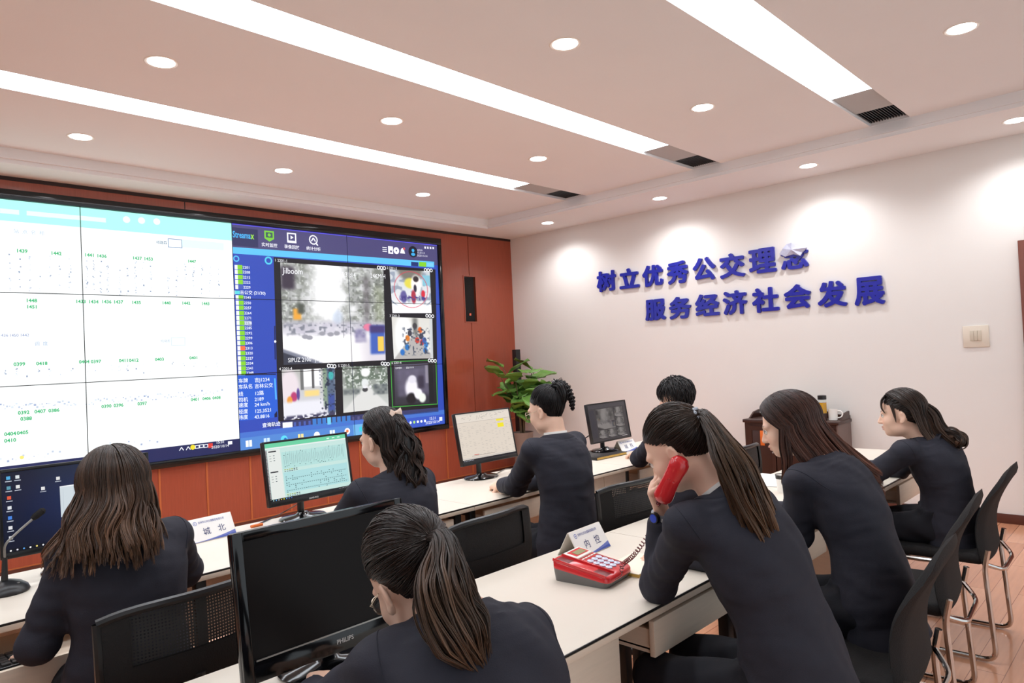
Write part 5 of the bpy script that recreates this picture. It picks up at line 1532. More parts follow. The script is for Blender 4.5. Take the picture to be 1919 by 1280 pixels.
def head_rot(yaw, pitch, roll):
    """columns: right, forward, up. yaw in degrees from +x, pitch down, roll towards the right shoulder"""
    y, p, r = math.radians(yaw), math.radians(pitch), math.radians(roll)
    f = np.array([math.cos(y) * math.cos(p), math.sin(y) * math.cos(p), -math.sin(p)])
    s = np.array([math.sin(y), -math.cos(y), 0.0])
    u = np.cross(s, f)
    s2 = s * math.cos(r) - u * math.sin(r); u2 = u * math.cos(r) + s * math.sin(r)
    return np.stack([s2, f, u2], 1)

HS = 0.95
SC_C, SC_R = np.array([0, -0.012, 0.04]) * HS, np.array([0.074, 0.096, 0.088]) * HS

def add_head(b, C, R):
    L = lambda p: C + R @ (np.array(p, float) * HS)
    E = lambda p, r, k=0.015, sub=False, Q=None: b.ell(L(p), np.array(r) * HS, R if Q is None else R @ Q, k, sub)
    E((0, -.012, .04), (.074, .096, .088), .02)
    E((0, .03, -.02), (.062, .062, .078), .03)
    E((0, .044, -.072), (.040, .040, .034), .03)
    E((0, .070, -.088), (.017, .017, .016), .016)
    for s in (-1, 1):
        E((s * .040, .058, -.028), (.026, .026, .026), .025)
        E((s * .028, .075, .026), (.028, .018, .012), .014)
        E((s * .031, .100, .008), (.017, .013, .0095), .012, True)
        E((s * .046, .02, -.068), (.016, .032, .018), .03)
    b.cone(L((0, .086, .018)), L((0, .107, -.026)), .0075 * HS, .0115 * HS, .012)
    for s in (-1, 1):
        E((s * .0095, .098, -.030), (.0085, .009, .0075), .006)
    E((0, .091, -.054), (.021, .013, .0065), .006)
    E((0, .089, -.066), (.018, .012, .007), .006)
    E((0, .101, -.0598), (.02, .006, .0016), .003, True)
    for s in (-1, 1):
        a = math.radians(18 * s)
        Q = np.array([[math.cos(a), -math.sin(a), 0], [math.sin(a), math.cos(a), 0], [0, 0, 1]])
        E((s * .077, -.012, -.006), (.0068, .0175, .028), .007, False, Q)
        E((s * .0845, -.009, .000), (.006, .0105, .016), .004, True, Q)
        E((s * .077, -.004, -.030), (.007, .010, .010), .006)

def add_hand(b, wr, d, back, side, curl=(25, 30, 25), spread=1.0, thumb=(0.55, 0.65, -0.45), tcurl=20, scale=0.92, idx=None):
    """five fingers rooted in the palm. d: finger direction, back: normal of the back of the hand, side: +1 right hand"""
    d = nrm(d); back = nrm(np.array(back) - d * (np.array(back) @ d)); lat = np.cross(back, d) * (-side)     # towards the thumb
    S = scale
    wr = np.array(wr, float)
    P = lambda a, l, n: wr + S * (d * a + lat * l + back * n)
    tips = []
    kn = [(.088, .029), (.092, .0095), (.087, -.0105), (.079, -.028)]
    for a, l in kn:
        b.cone(P(.008, l * .45, 0), P(a, l, .002), .0145 * S, .0115 * S, .014)
    b.ell(P(.05, 0, -.004), np.array((.034, .04, .013)) * S, np.stack([lat, d, back], 1), .014)
    LN = [(.041, .025, .021), (.045, .029, .022), (.041, .027, .022), (.033, .02, .019)]
    for f in range(4):
        c = curl if not (f == 0 and idx) else idx
        p = P(*kn[f], .002); ang = 0; r = (.0092 if f < 3 else .008) * S
        fan = (1.5 - f) * .06 * spread
        for j in range(3):
            ang += math.radians(c[j] + 3 * f)
            dv = nrm(d * math.cos(ang) - back * math.sin(ang) + lat * fan * math.cos(ang))
            q = p + dv * LN[f][j] * S
            b.cone(p, q, r, r * .9, .004); p = q; r *= .92
        tips.append(p)
    tv = nrm(d * thumb[0] + lat * thumb[1] + back * thumb[2]); p = P(.018, .022, -.004)
    b.ell(P(.038, .024, -.008), np.array((.014, .026, .014)) * S, np.stack([lat, d, back], 1), .012)
    for j, ln in enumerate((.042, .034, .028)):
        q = p + tv * ln * S; b.cone(p, q, (.0125, .0108, .0098)[j] * S, (.0108, .0098, .0085)[j] * S, .006); p = q
        tv = nrm(tv + d * math.sin(math.radians(tcurl)) * .6)
    return tips

# ---------------------------------------------------------------- hair
class Hair:
    def __init__(self, C, R, base, tip, seed, root_bright=1.0):
        self.C, self.R = C, R
        self.base, self.tip = np.array(lin(base)), np.array(lin(tip))
        self.r = np.random.default_rng(seed)
        self.V, self.F, self.K, self.n = [], [], [], 0
    def put(self, V, F, col):
        self.V.append(V); self.F.append(F + self.n); self.K.append(col); self.n += len(V)
    def strands(self, P, rad, t0=0.0, t1=1.0, jit=0.35, stripe=None):
        """P: (N, M, 3) world paths"""
        N, M_, _ = P.shape
        T = np.gradient(P, axis=1); T /= (np.linalg.norm(T, axis=2, keepdims=True) + 1e-9)
        ref = self.r.normal(size=(N, 1, 3)); A = np.cross(T, ref); A /= (np.linalg.norm(A, axis=2, keepdims=True) + 1e-9)
        B = np.cross(T, A)
        rad = np.broadcast_to(np.array(rad, float), (N, M_))[..., None]
        ring = np.stack([P + rad * (A * math.cos(a) + B * math.sin(a)) for a in (0, 2 * PI / 3, 4 * PI / 3)], 2)   # N, M, 3, 3
        V = ring.reshape(-1, 3)
        n_, m_, k_ = np.meshgrid(np.arange(N), np.arange(M_ - 1), np.arange(3), indexing='ij')
        base = (n_ * M_ + m_) * 3
        F = np.stack([base + k_, base + (k_ + 1) % 3, base + 3 + (k_ + 1) % 3, base + 3 + k_], -1).reshape(-1, 4)
        tt = t0 + (t1 - t0) * np.linspace(0, 1, M_)[None, :, None]
        g = np.exp(self.r.normal(0, jit, size=(N, 1, 1))) if stripe is None else np.exp(np.asarray(stripe)[:, None, None] * jit * 1.3 + self.r.normal(0, jit * .5, size=(N, 1, 1)))
        col = (self.base * (1 - tt) + self.tip * tt) * g
        col = np.repeat(np.broadcast_to(col, (N, M_, 3))[:, :, None, :], 3, 2).reshape(-1, 3)
        self.put(V, F, np.clip(col, 0.002, 0.6))
    def sc(self, u, off):
        """point above the scalp in direction u (local unit vectors, (..., 3))"""
        lo_ = np.clip(-u[..., 2:3], 0, 1)
        p = SC_C + u * (SC_R * np.concatenate([1 - .42 * lo_ ** 2, 1 - .26 * lo_ ** 2, 1 + .40 * lo_], -1) + off)
        return self.C + p @ self.R.T
    @staticmethod
    def keep(u, front=0.40, nape=-.92, side=-0.12):
        y, z = u[..., 1], u[..., 2]
        zf = side + (front - side) * np.clip((y - .1) / .75, 0, 1)
        zb = nape + (side - nape) * np.clip((y + .30) / .40, 0, 1)
        return z > np.where(y > .1, zf, zb)
    def roots(self, n, **k):
        out = []
        while len(out) < n:
            u = self.r.normal(size=(n * 3, 3)); u /= np.linalg.norm(u, axis=1, keepdims=True)
            u = u[self.keep(u, **k)]
            out = u if not len(out) else np.concatenate([out, u])
        return out[:n]
    def cap(self, off=0.003, **k):
        n, m = 56, 40
        th = np.linspace(0.02, PI - .02, m)[:, None]; ph = np.linspace(0, 2 * PI, n, endpoint=False)[None, :]
        u = np.stack([np.sin(th) * np.cos(ph), np.sin(th) * np.sin(ph), np.cos(th) * np.ones_like(ph)], -1)
        kp = self.keep(u, **k)
        V = self.sc(u, off).reshape(-1, 3)
        F = []
        for i in range(m - 1):
            for j in range(n):
                q = (j + 1) % n
                if kp[i, j] and kp[i, q] and kp[i + 1, j] and kp[i + 1, q]:
                    F.append((i * n + j, (i + 1) * n + j, (i + 1) * n + q, i * n + q))
        F = np.array(F)
        used = np.unique(F); mp = np.full(len(V), -1); mp[used] = np.arange(len(used))
        self.put(V[used], mp[F], np.repeat(self.base[None] * .8, len(used), 0))
    @staticmethod
    def slerp(a, b, t):
        c = np.clip((a * b).sum(-1), -.9995, .9995); w_ = np.arccos(c)[:, None, None]
        t = t[None, :, None]
        return (np.sin((1 - t) * w_) * a[:, None, :] + np.sin(t * w_) * b[:, None, :]) / np.sin(w_)
    def gather(self, n, tie, off=0.009, rad=0.0021, bulge=0.006, **k):
        """combed over the scalp to a tie point (local direction)"""
        u = self.roots(n, **k); T = nrm(tie)
        b_ = np.repeat(T[None], n, 0) + self.r.normal(0, .05, size=(n, 3)); b_ /= np.linalg.norm(b_, axis=1, keepdims=True)
        t = np.linspace(0, 1, 12)
        U = self.slerp(u, b_, t)
        o = off * np.clip(t * 2.2, .12, 1)[None, :, None] + bulge * np.sin(PI * t ** 1.4)[None, :, None] * self.r.uniform(.2, 1.1, size=(n, 1, 1)) + self.r.uniform(0, .004, size=(n, 1, 1)) * np.clip(t * 2.2, 0, 1)[None, :, None]
        P = self.sc(U, o)
        az = np.arctan2(u[:, 0], u[:, 2])
        self.strands(P, rad * np.concatenate([[.35, .8], np.ones(10)]), 0, .25, .22, np.sin(az * 13) * .5 + np.sin(az * 29 + 1) * .5)
    def tail(self, n, pts, width, flat=1.0, rad=0.0019, wave=0.0, wf=2.5, core=True, t0=.25, flat_dir=None, clump=.5, minlen=.72):
        """a hanging bundle along a guide"""
        G = np.array(smooth_path(pts, 10)); M_ = 26
        s = np.concatenate([[0], np.cumsum(np.linalg.norm(np.diff(G, axis=0), axis=1))]); s /= s[-1]
        t = np.linspace(0, 1, M_)
        ctr = np.stack([np.interp(t, s, G[:, i]) for i in range(3)], 1)
        W = np.interp(t, np.linspace(0, 1, len(width)), width)
        tan = np.gradient(ctr, axis=0); tan /= np.linalg.norm(tan, axis=1, keepdims=True)
        sd = np.array(flat_dir if flat_dir is not None else self.R[:, 0], float)
        A = sd[None] - tan * (tan @ sd)[:, None]; A /= np.linalg.norm(A, axis=1, keepdims=True); B = np.cross(tan, A)
        a = self.r.uniform(0, 2 * PI, n); q = np.sqrt(self.r.uniform(0.02, 1, n))
        nc = max(6, n // 24); ca = self.r.uniform(0, 2 * PI, nc); cq = np.sqrt(self.r.uniform(.1, 1, nc))
        X, Y = q * np.cos(a), q * np.sin(a) * flat
        cx, cy = cq * np.cos(ca), cq * np.sin(ca) * flat
        own = np.argmin((X[:, None] - cx) ** 2 + (Y[:, None] - cy) ** 2, 1)
        cl = clump * t[None, :] ** .7
        x = X[:, None] * (1 - cl) + cx[own][:, None] * cl; y = Y[:, None] * (1 - cl) + cy[own][:, None] * cl
        ph = self.r.uniform(0, 2 * PI, nc)[own][:, None]; ph2 = self.r.uniform(0, 2 * PI, nc)[own][:, None]
        ln = self.r.uniform(minlen, 1.0, n)[:, None]
        tt = t[None, :] * ln
        cc = np.stack([np.interp(tt, t, ctr[:, i]) for i in range(3)], -1)
        Wt = np.interp(tt, t, W)
        idx = np.clip((tt * (M_ - 1)).astype(int), 0, M_ - 1)
        x = x * Wt + wave * np.sin(2 * PI * wf * tt + ph) * np.clip(tt * 3, 0, 1); y = y * Wt + wave * .7 * np.sin(2 * PI * wf * tt + ph2) * np.clip(tt * 3, 0, 1)
        P = cc + x[..., None] * A[idx] + y[..., None] * B[idx]
        tap = np.interp(t, [0, .8, 1], [1, .95, .25])
        self.strands(P, rad * tap, t0, 1.0, .3, self.r.normal(0, 1, nc)[own])
        if core:
            k_ = 10; ang = np.linspace(0, 2 * PI, k_, endpoint=False)
            cw = W * np.interp(t, [0, .6, 1], [.8, .62, .1])
            V = (ctr[:, None, :] + cw[:, None, None] * (np.cos(ang)[None, :, None] * A[:, None, :] + flat * np.sin(ang)[None, :, None] * B[:, None, :])).reshape(-1, 3)
            F = np.array([(i * k_ + j, i * k_ + (j + 1) % k_, (i + 1) * k_ + (j + 1) % k_, (i + 1) * k_ + j) for i in range(M_ - 1) for j in range(k_)])
            self.put(V, F, np.repeat((self.base * .75)[None], len(V), 0))
    def hang(self, n, length, flare=0.03, drift=(0, 0, 0), wave=0.0, wf=2.0, phi=(50, 180), part_x=0.0, rad=0.0021, crown=(-.55, .62), clump=.6, off=0.012, rimz=-.25, layer=.02, sides=(-1, 1), lvar=.12, cpl=14):
        """loose hair: over the scalp from the parting, then hanging"""
        sgn = self.r.choice(sides, n)
        ph = np.radians(self.r.uniform(phi[0], phi[1], n)) 
        nc = max(10, n // cpl)
        cph = np.radians(self.r.uniform(phi[0], phi[1], nc)); csg = self.r.choice(sides, nc); clay = self.r.uniform(0, 1, nc)
        lay = self.r.uniform(0, 1, n)
        own = np.argmin((ph[:, None] * sgn[:, None] - cph * csg) ** 2 + .05 * (lay[:, None] - clay) ** 2 + 9 * (sgn[:, None] != csg), 1)
        cw = self.r.normal(0, 1, nc)
        def paths(ph, sgn, lay, ln, p1, p2):
            m = len(ph)
            yy = crown[0] + (crown[1] - crown[0]) * np.clip(1 - (ph - math.radians(phi[0])) / math.radians(phi[1] - phi[0]) + self.r.normal(0, .08, m), 0, 1)
            xx = part_x + sgn * .03
            u = np.stack([xx, yy, np.sqrt(np.clip(1 - xx ** 2 - yy ** 2, .05, 1))], 1); u /= np.linalg.norm(u, axis=1, keepdims=True)
            rim = np.stack([np.sin(ph) * sgn, np.cos(ph), np.full(m, rimz)], 1); rim /= np.linalg.norm(rim, axis=1, keepdims=True)
            U = self.slerp(u, rim, np.linspace(0, 1, 12))
            tq = np.linspace(0, 1, 12)[None, :, None]
            A = self.sc(U, off + lay[:, None, None] * (.004 + layer * tq))
            t = np.linspace(0, 1, 22)[None, 1:, None]
            radial = (rim * [1, 1, 0]) @ self.R.T; radial[:, 2] = 0; radial /= (np.linalg.norm(radial, axis=1, keepdims=True) + 1e-9)
            sd = np.cross(radial, [0, 0, 1.0])
            L_ = ln[:, None, None]
            B = A[:, -1:, :] + np.array([0, 0, -1.0]) * L_ * t + radial[:, None, :] * flare * t + np.array(drift) * t ** 1.4
            B = B + wave * (sd[:, None, :] * np.sin(2 * PI * wf * t + p1[:, None, None]) + .8 * radial[:, None, :] * np.sin(2 * PI * wf * t + p2[:, None, None])) * np.clip(t * 2, 0, 1)
            return np.concatenate([A, B], 1)
        p1 = 2.2 * np.sin(2.3 * cph * csg + 1) + self.r.normal(0, .55, nc) + 2 * clay; p2 = 2.2 * np.sin(1.9 * cph * csg + 3) + self.r.normal(0, .55, nc)
        cln = length * (1 + self.r.uniform(-lvar, lvar * .4, nc))
        Cp = paths(cph, csg, clay, cln, p1, p2)
        P = paths(ph, sgn, lay, cln[own] * self.r.uniform(.93, 1.03, n), p1[own], p2[own])
        c = clump * np.linspace(0, 1, P.shape[1])[None, :, None] ** 1.2
        c = c * self.r.uniform(.5, 1, size=(n, 1, 1))
        P = P * (1 - c) + Cp[own] * c
        tap = np.interp(np.linspace(0, 1, P.shape[1]), [0, .04, .85, 1], [.5, 1, .9, .25])
        self.strands(P, rad * tap, 0, 1, .28, cw[own])
    def build(self, parent):
        return quick_mesh('hair', np.concatenate(self.V), np.concatenate(self.F), MAT['hair'], parent, np.concatenate(self.K))

def ring_band(axis_c, up, fwd, radii, t=0.003, arc=(0, 360), n=40):
    """upright cloth band round the neck: radii = [(half-width, half-depth, height, forward shift)]"""
    up = nrm(up); fwd = nrm(np.array(fwd) - up * (np.array(fwd) @ up)); sd = np.cross(fwd, up)
    m = MB(); vs, fs = [], []
    full = arc[1] - arc[0] >= 359
    k = n if full else n + 1
    for s in (0, 1):
        for (a, b_, h_, sh) in radii:
            for i in range(k):
                g = math.radians(arc[0] + (arc[1] - arc[0]) * i / n)
                vs.append(np.array(axis_c) + sd * (a + s * t) * math.sin(g) + fwd * ((b_ + s * t) * math.cos(g) + sh) + up * h_)
    R_ = len(radii)
    for s in (0, 1):
        for j in range(R_ - 1):
            for i in range(n):
                a = s * R_ * k + j * k + i; b2 = s * R_ * k + j * k + (i + 1) % k
                fs.append((a, b2, b2 + k, a + k))
    for j in (0, R_ - 1):
        for i in range(n):
            a = j * k + i; b2 = j * k + (i + 1) % k; o_ = R_ * k
            fs.append((a, b2, b2 + o_, a + o_))
    if not full:
        for i in (0, n):
            for j in range(R_ - 1):
                a = j * k + i; fs.append((a, a + k, a + k + R_ * k, a + R_ * k))
    return m.add(vs, fs)

SKIN = np.array(lin((224, 176, 148)))
def person(label, C, yaw, pelvis, shoulders, elbows, wrists, head=(90, 10, 0), hands=None, group=None, skin=(234, 192, 168), seed=1, glasses=False, shirt=False, collar=(52, 308), vox=0.0046, hem=-.07, wide=1.0, neck=None, face=True, knees=None, back_bulge=0.03):
    C = np.array(C, float); P = np.array(pelvis, float)
    R = head_rot(*head)
    y = math.radians(yaw); F_ = np.array([math.cos(y), math.sin(y), 0]); S_ = np.array([math.sin(y), -math.cos(y), 0])
    root = thing('person', label, 'person', (P[0], P[1], 0), 0, group)
    sh = [np.array(p, float) for p in shoulders]; el = [np.array(p, float) for p in elbows]; wr = [np.array(p, float) for p in wrists]
    N = np.array(neck, float) if neck is not None else (sh[0] + sh[1]) / 2 + np.array([0, 0, .05]) - F_ * .02
    # ---- spine
    up = nrm(N - P); sl = np.linalg.norm(N - P)
    side = nrm(sh[1] - sh[0]); 
    def spine(t):
        return P + (N - P) * t - nrm(np.cross(side, up) * -1) * 0 + (-F_) * back_bulge * math.sin(PI * min(1, max(0, t)))
    def sdv(t):
        v = S_ * (1 - t) + side * t; return nrm(v - up * (v @ up))
    SL = [(-.10, .180, .128), (0.0, .182, .130), (.2, .166, .120), (.42, .148, .108), (.62, .160, .116), (.8, .165, .106), (.93, .136, .080), (1.0, .066, .056), (1.07, .03, .028)]
    def trunk(b, ex, k=.03, lo=-.10):
        sl_ = SL if lo > -.2 else [(-.24, .190, .134)] + SL
        ts = np.array([q[0] for q in sl_]); tt = np.concatenate([np.linspace(ts[0], .75, 12), np.linspace(.79, 1.07, 9)])
        sm_ = lambda i: np.array(smooth_path([(q[0], q[i], 0) for q in sl_], 8))
        W_, D_w = sm_(1), sm_(2)
        secs = []
        for t in tt:
            sd = sdv(min(1, max(0, t)))
            secs.append((spine(min(t, 1.0)) if t <= 1 else P + (N - P) * t, float(np.interp(t, W_[:, 0], W_[:, 1])) * wide + ex, float(np.interp(t, D_w[:, 0], D_w[:, 1])) + ex, sd, np.cross(up, sd)))
        b.trunk(secs, k)
    hips = [P + S_ * s * .085 + np.array([0, 0, -.01]) for s in (-1, 1)]
    kn = knees if knees is not None else [P + S_ * s * .095 + F_ * .40 + np.array([0, 0, -.055]) for s in (-1, 1)]
    an = [k_ + F_ * .02 + np.array([0, 0, .085 - k_[2]]) for k_ in kn]
    # ---- body (skin): one continuous surface
    b = SDF()
    trunk(b, -.016)
    for i in range(2):
        b.cone(N - up * .06, sh[i] - up * .004, .034, .038, .03)
        b.cone(sh[i], el[i], .043, .036, .02); b.cone(el[i], wr[i], .036, .025, .015)
        b.cone(hips[i], kn[i], .075, .050, .03); b.cone(kn[i], an[i], .046, .034, .02)
        b.cone(an[i], an[i] + F_ * .12 + np.array([0, 0, -.045]), .034, .026, .02)
    b.cone(C + R @ np.array([0, -.022, -.065]), N - up * .03, .048, .052, .03)
    add_head(b, C, R)
    hd = hands or {}
    for i, nm in ((0, 'L'), (1, 'R')):
        h = dict(hd.get(nm, {}))
        d = h.pop('d', None)
        d = nrm(wr[i] - el[i]) if d is None else nrm(d)
        bk = h.pop('back', (0, 0, 1))
        add_hand(b, wr[i] + d * .012, d, bk, -1 if i == 0 else 1, **h)
    V, F = b.mesh(vox)
    # own colours of the skin: lips, brows, nails stay with the body
    loc = (V - C) @ R / HS
    col = np.repeat(np.array(lin(skin))[None], len(V), 0)
    def mask(c, r):
        return np.clip(1.6 - 1.6 * np.sqrt((((loc - c) / r) ** 2).sum(1)), 0, 1)[:, None]
    m = np.maximum(mask((0, .10, -.055), (.024, .02, .0075)), mask((0, .10, -.066), (.02, .02, .008)))
    col = col * (1 - m) + np.array(lin((188, 98, 92))) * m
    for s in (-1, 1):
        m = mask((s * .034, .088, .032), (.022, .025, .0048)); col = col * (1 - m) + np.array(lin((52, 38, 32))) * m
        m = mask((s * .042, .078, -.025), (.024, .03, .022)) * .3; col = col * (1 - m) + np.array(lin((222, 142, 122))) * m
    quick_mesh('body', V, F, MAT['skin'], root, col)
    if face:
        for s in (-1, 1):
            c = C + R @ (np.array([s * .031, .0795, .008]) * HS)
            mb = MB(); n_, m_ = 18, 14
            vs = []; fs = []; mi_ = []
            for a in range(m_ + 1):
                th = PI * a / m_
                for k in range(n_):
                    p = np.array([math.sin(th) * math.cos(2 * PI * k / n_), math.cos(th), math.sin(th) * math.sin(2 * PI * k / n_)]) * .0128
                    vs.append(c + R @ p)
            for a in range(m_):
                for k in range(n_):
                    fs.append((a * n_ + k, a * n_ + (k + 1) % n_, (a + 1) * n_ + (k + 1) % n_, (a + 1) * n_ + k))
            mb.add(vs, fs); mb.mi = [1 if i // n_ < 3 else 0 for i in range(len(fs))]
            e = obj('eye', mb, [MAT['eye_white'], MAT['iris']], root, world=True, smooth=180)
            lid = [C + R @ (np.array([s * (.031 + .0155 * math.cos(g)), .0915 - .006 * abs(math.cos(g)), .0095 + .006 * math.sin(g)]) * HS) for g in np.linspace(0.1, PI - .1, 9)]
            obj('eyelashes', MB().tube(lid, .0013, n=6), MAT['iris'], e, world=True)
    # ---- jacket
    j = SDF()
    trunk(j, .004, .035, -.24)
    hemc = spine(hem / sl * 1.0 - .02)
    for i in range(2):
        j.cone(N - up * .055, sh[i] + up * .002, .050, .054, .04)
        j.cone(sh[i], el[i], .057, .053, .025, fold=.0035, seed=1.0 + i + seed % 3)
        dd = nrm(wr[i] - el[i])
        j.cone(el[i], wr[i], .054, .043, .012, clip=(wr[i] - dd * .012, dd), fold=.0035, seed=6.0 + i + seed % 3)
        j.ell(el[i], (.053, .053, .053), None, .02)
        j.ell(sh[i] + up * .012 - side * (1 - 2 * i) * .002, (.052, .050, .038), np.stack([side, np.cross(up, side), up], 1), .03)
    j.cone(C + R @ np.array([0, -.02, -.07]), N + up * .03, .050, .054, .006, sub=True)
    # neck opening in front
    j.ell(N + F_ * .085 + up * .0, (.045, .045, .07), None, .01, True)
    sd_ = seed * 1.7
    wrk = lambda X, Y, Z: .0022 * np.sin(14 * X + 10 * Y + 19 * Z + 2.4 * np.sin(13 * Z + 9 * X + sd_) + sd_) + .0014 * np.sin(36 * X - 27 * Y + 31 * Z + 3 * np.sin(17 * Y + 11 * X + sd_)) + .0009 * np.sin(70 * X + 58 * Y - 47 * Z + 3 * np.sin(23 * Z + 15 * X))
    JV, JF = relax(*j.mesh(.007, wrk), 5)
    JV = JV + 0
    jo = quick_mesh('jacket', JV, JF, MAT['suit'], root)
    bvj = BVHTree.FromPolygons([tuple(p) for p in JV], [tuple(map(int, q)) for q in JF])
    # standing jacket collar, white shirt collar under it
    nu = nrm(C + R @ np.array([0, -.025, -.07]) - N)
    bvb = BVHTree.FromPolygons([tuple(p) for p in V], [tuple(map(int, q)) for q in F])
    fu = nrm(F_ - nu * (F_ @ nu)); su = np.cross(fu, nu)
    rings = [[] for _ in range(6)]
    for th in np.radians(np.linspace(*(collar or (52, 308)), 45)):
        d = su * math.sin(th) + fu * math.cos(th)
        def drop(r, up_=.0):
            h_ = bvj.ray_cast(Vector(N + nu * .07 + d * r), Vector(-nu), .2)
            return (np.array(h_[0]) if h_[0] is not None else N - nu * .03 + d * r) + nu * up_
        def neck_r(hh):
            h_ = bvb.ray_cast(Vector(N + nu * hh + d * .11), Vector(-d), .11)
            return .11 - h_[3] if h_[0] is not None else .056
        r0 = min(.068, max(.05, neck_r(.02)))
        e = 1 - .35 * (1 - min(1, min(th - math.radians((collar or (52, 308))[0]), math.radians((collar or (52, 308))[1]) - th) / .5))
        rings[0].append(drop(r0 + .036, -.004)); rings[1].append(drop(r0 + .035, .0035)); rings[2].append(drop(r0 + .022, .006))
        rings[3].append(N + nu * .020 * e + d * (r0 + .0085)); rings[4].append(N + nu * .019 * e + d * (r0 + .0045)); rings[5].append(N - nu * .03 + d * (r0 + .004))
    if collar: obj('collar', MB().ring_loft(rings, caps=False, closed=False), MAT['suit'], jo, world=True, smooth=60)
    for i in range(2):
        ar = nrm(el[i] - sh[i]); ou = side * (-1 if i == 0 else 1)
        nn = nrm(ou * .75 + ar * .65); c0 = sh[i] - ou * .004 + up * .004
        a1 = nrm(np.cross(nn, [0, 0, 1.0])); a2 = np.cross(a1, nn)
        pts = []
        for th in np.linspace(-2.0, 2.0, 29):
            d = a2 * math.cos(th) + a1 * math.sin(th)
            if (a2 @ np.array([0, 0, 1.0])) < 0: d = -a2 * math.cos(th) + a1 * math.sin(th)
            h_ = bvj.ray_cast(Vector(c0 + d * .14), Vector(-d), .14)
            if h_[0] is not None: pts.append(np.array(h_[0]))
        if len(pts) > 8:
            obj('sleeve_seam', MB().tube(smooth_path(pts, 3), .0017, n=6), MAT['suit'], jo, world=True)
    if shirt:
        obj('shirt_collar', ring_band(N + nu * .012, nu, F_, [(.062, .058, -.03, 0), (.0595, .0555, .0, .002), (.058, .054, .019, .004)], .002, (25, 335)), MAT['shirt'], root, world=True)
        for i in range(2):
            dd = nrm(wr[i] - el[i])
            obj('shirt_cuff', MB().tube([wr[i] - dd * .03, wr[i] - dd * .002], [.036, .034], n=18), MAT['shirt'], root, world=True)
    # ---- trousers, shoes
    t = SDF()
    t.slab(P - up * .11, P + up * .10, (.168 * wide, .118), (.158 * wide, .112), S_, F_, .03)
    for i in range(2):
        t.cone(hips[i], kn[i], .090, .064, .03); t.cone(kn[i], an[i] + np.array([0, 0, .0]), .062, .052, .02, clip=(an[i] + np.array([0, 0, .0]), np.array([0, 0, -1.0])))
    quick_mesh('trousers', *t.mesh(.011, lambda X, Y, Z: .003 * np.sin(50 * X + 40 * Y + 2 * np.sin(30 * Z))), MAT['trouser'], root)
    for i in range(2):
        s_ = SDF().ell(an[i] + F_ * .02 + np.array([0, 0, -.052]), (.042, .042, .032), None, .02).cone(an[i] + np.array([0, 0, -.055]), an[i] + F_ * .15 + np.array([0, 0, -.061]), .033, .023, .02)
        quick_mesh('shoe', *s_.mesh(.008), MAT['shoe'], root)
    if glasses:
        g = MB(); L = lambda p: C + R @ (np.array(p, float) * HS)
        for s in (-1, 1):
            rim_ = [L((s * (.033 + .025 * math.copysign(abs(math.cos(q)) ** .7, math.cos(q))), .105 - .005 * abs(math.cos(q)), .004 + .019 * math.copysign(abs(math.sin(q)) ** .7, math.sin(q)))) for q in np.linspace(0, 2 * PI, 25)]
            g.tube(rim_, .0017, n=6, caps=False)
            g.tube([L((s * .058, .100, .008)), L((s * .076, .07, .008)), L((s * .0765, .01, .012))], .0014, n=6)
        g.tube([L((-.009, .105, .006)), L((0, .109, .008)), L((.009, .105, .006))], .0015, n=6)
        go_ = obj('glasses', g, MAT['metal_frame'], root, world=True)
        for s in (-1, 1):
            lm = MB(); pts = [L((s * (.033 + .0245 * math.copysign(abs(math.cos(q)) ** .7, math.cos(q))), .1035 - .005 * abs(math.cos(q)), .004 + .0185 * math.copysign(abs(math.sin(q)) ** .7, math.sin(q)))) for q in np.linspace(0, 2 * PI, 24, endpoint=False)]
            lm.prism(pts, R[:, 1] * .0014); obj('lens', lm, MAT['lens'], go_, world=True)
    return root, C, R, N, F_, S_
def hl(C, R, p):
    return C + R @ (np.array(p, float))
PG = 'seated operators in dark suits'

# A: long brown hair, left, seen from behind
root, C, R, N, F_, S_ = person('person with long wavy brown hair, seated at the far left with back turned', (-5.995, -3.985, 1.146), 90, (-5.99, -4.06, .575),
    [(-6.13, -4.03, .965), (-5.845, -4.03, .975)], [(-6.205, -4.00, .745), (-5.745, -3.865, .808)], [(-6.185, -3.835, .690), (-5.83, -3.64, .785)], head=(88, 12, 0), seed=1, group=PG,
    hands={'L': dict(d=(.1, 1, -.35), curl=(20, 25, 20)), 'R': dict(d=(-.3, 1, -.05))})
h = Hair(C, R, (40, 30, 25), (100, 70, 50), 21)
h.cap()
h.hang(4200, .215, flare=.055, drift=(-.045, -.06, 0), wave=.012, wf=1.1, phi=(55, 180), part_x=-.05, clump=.35, lvar=.25, rad=.0014)
h.build(root)
obj('hair_clip', MB().sphere(hl(C, R, (-.008, -.092, .098)), (.012, .006, .007), 12, 8), mat('gold_clip', (206, 168, 110), .3, metal=.8), root, world=True)

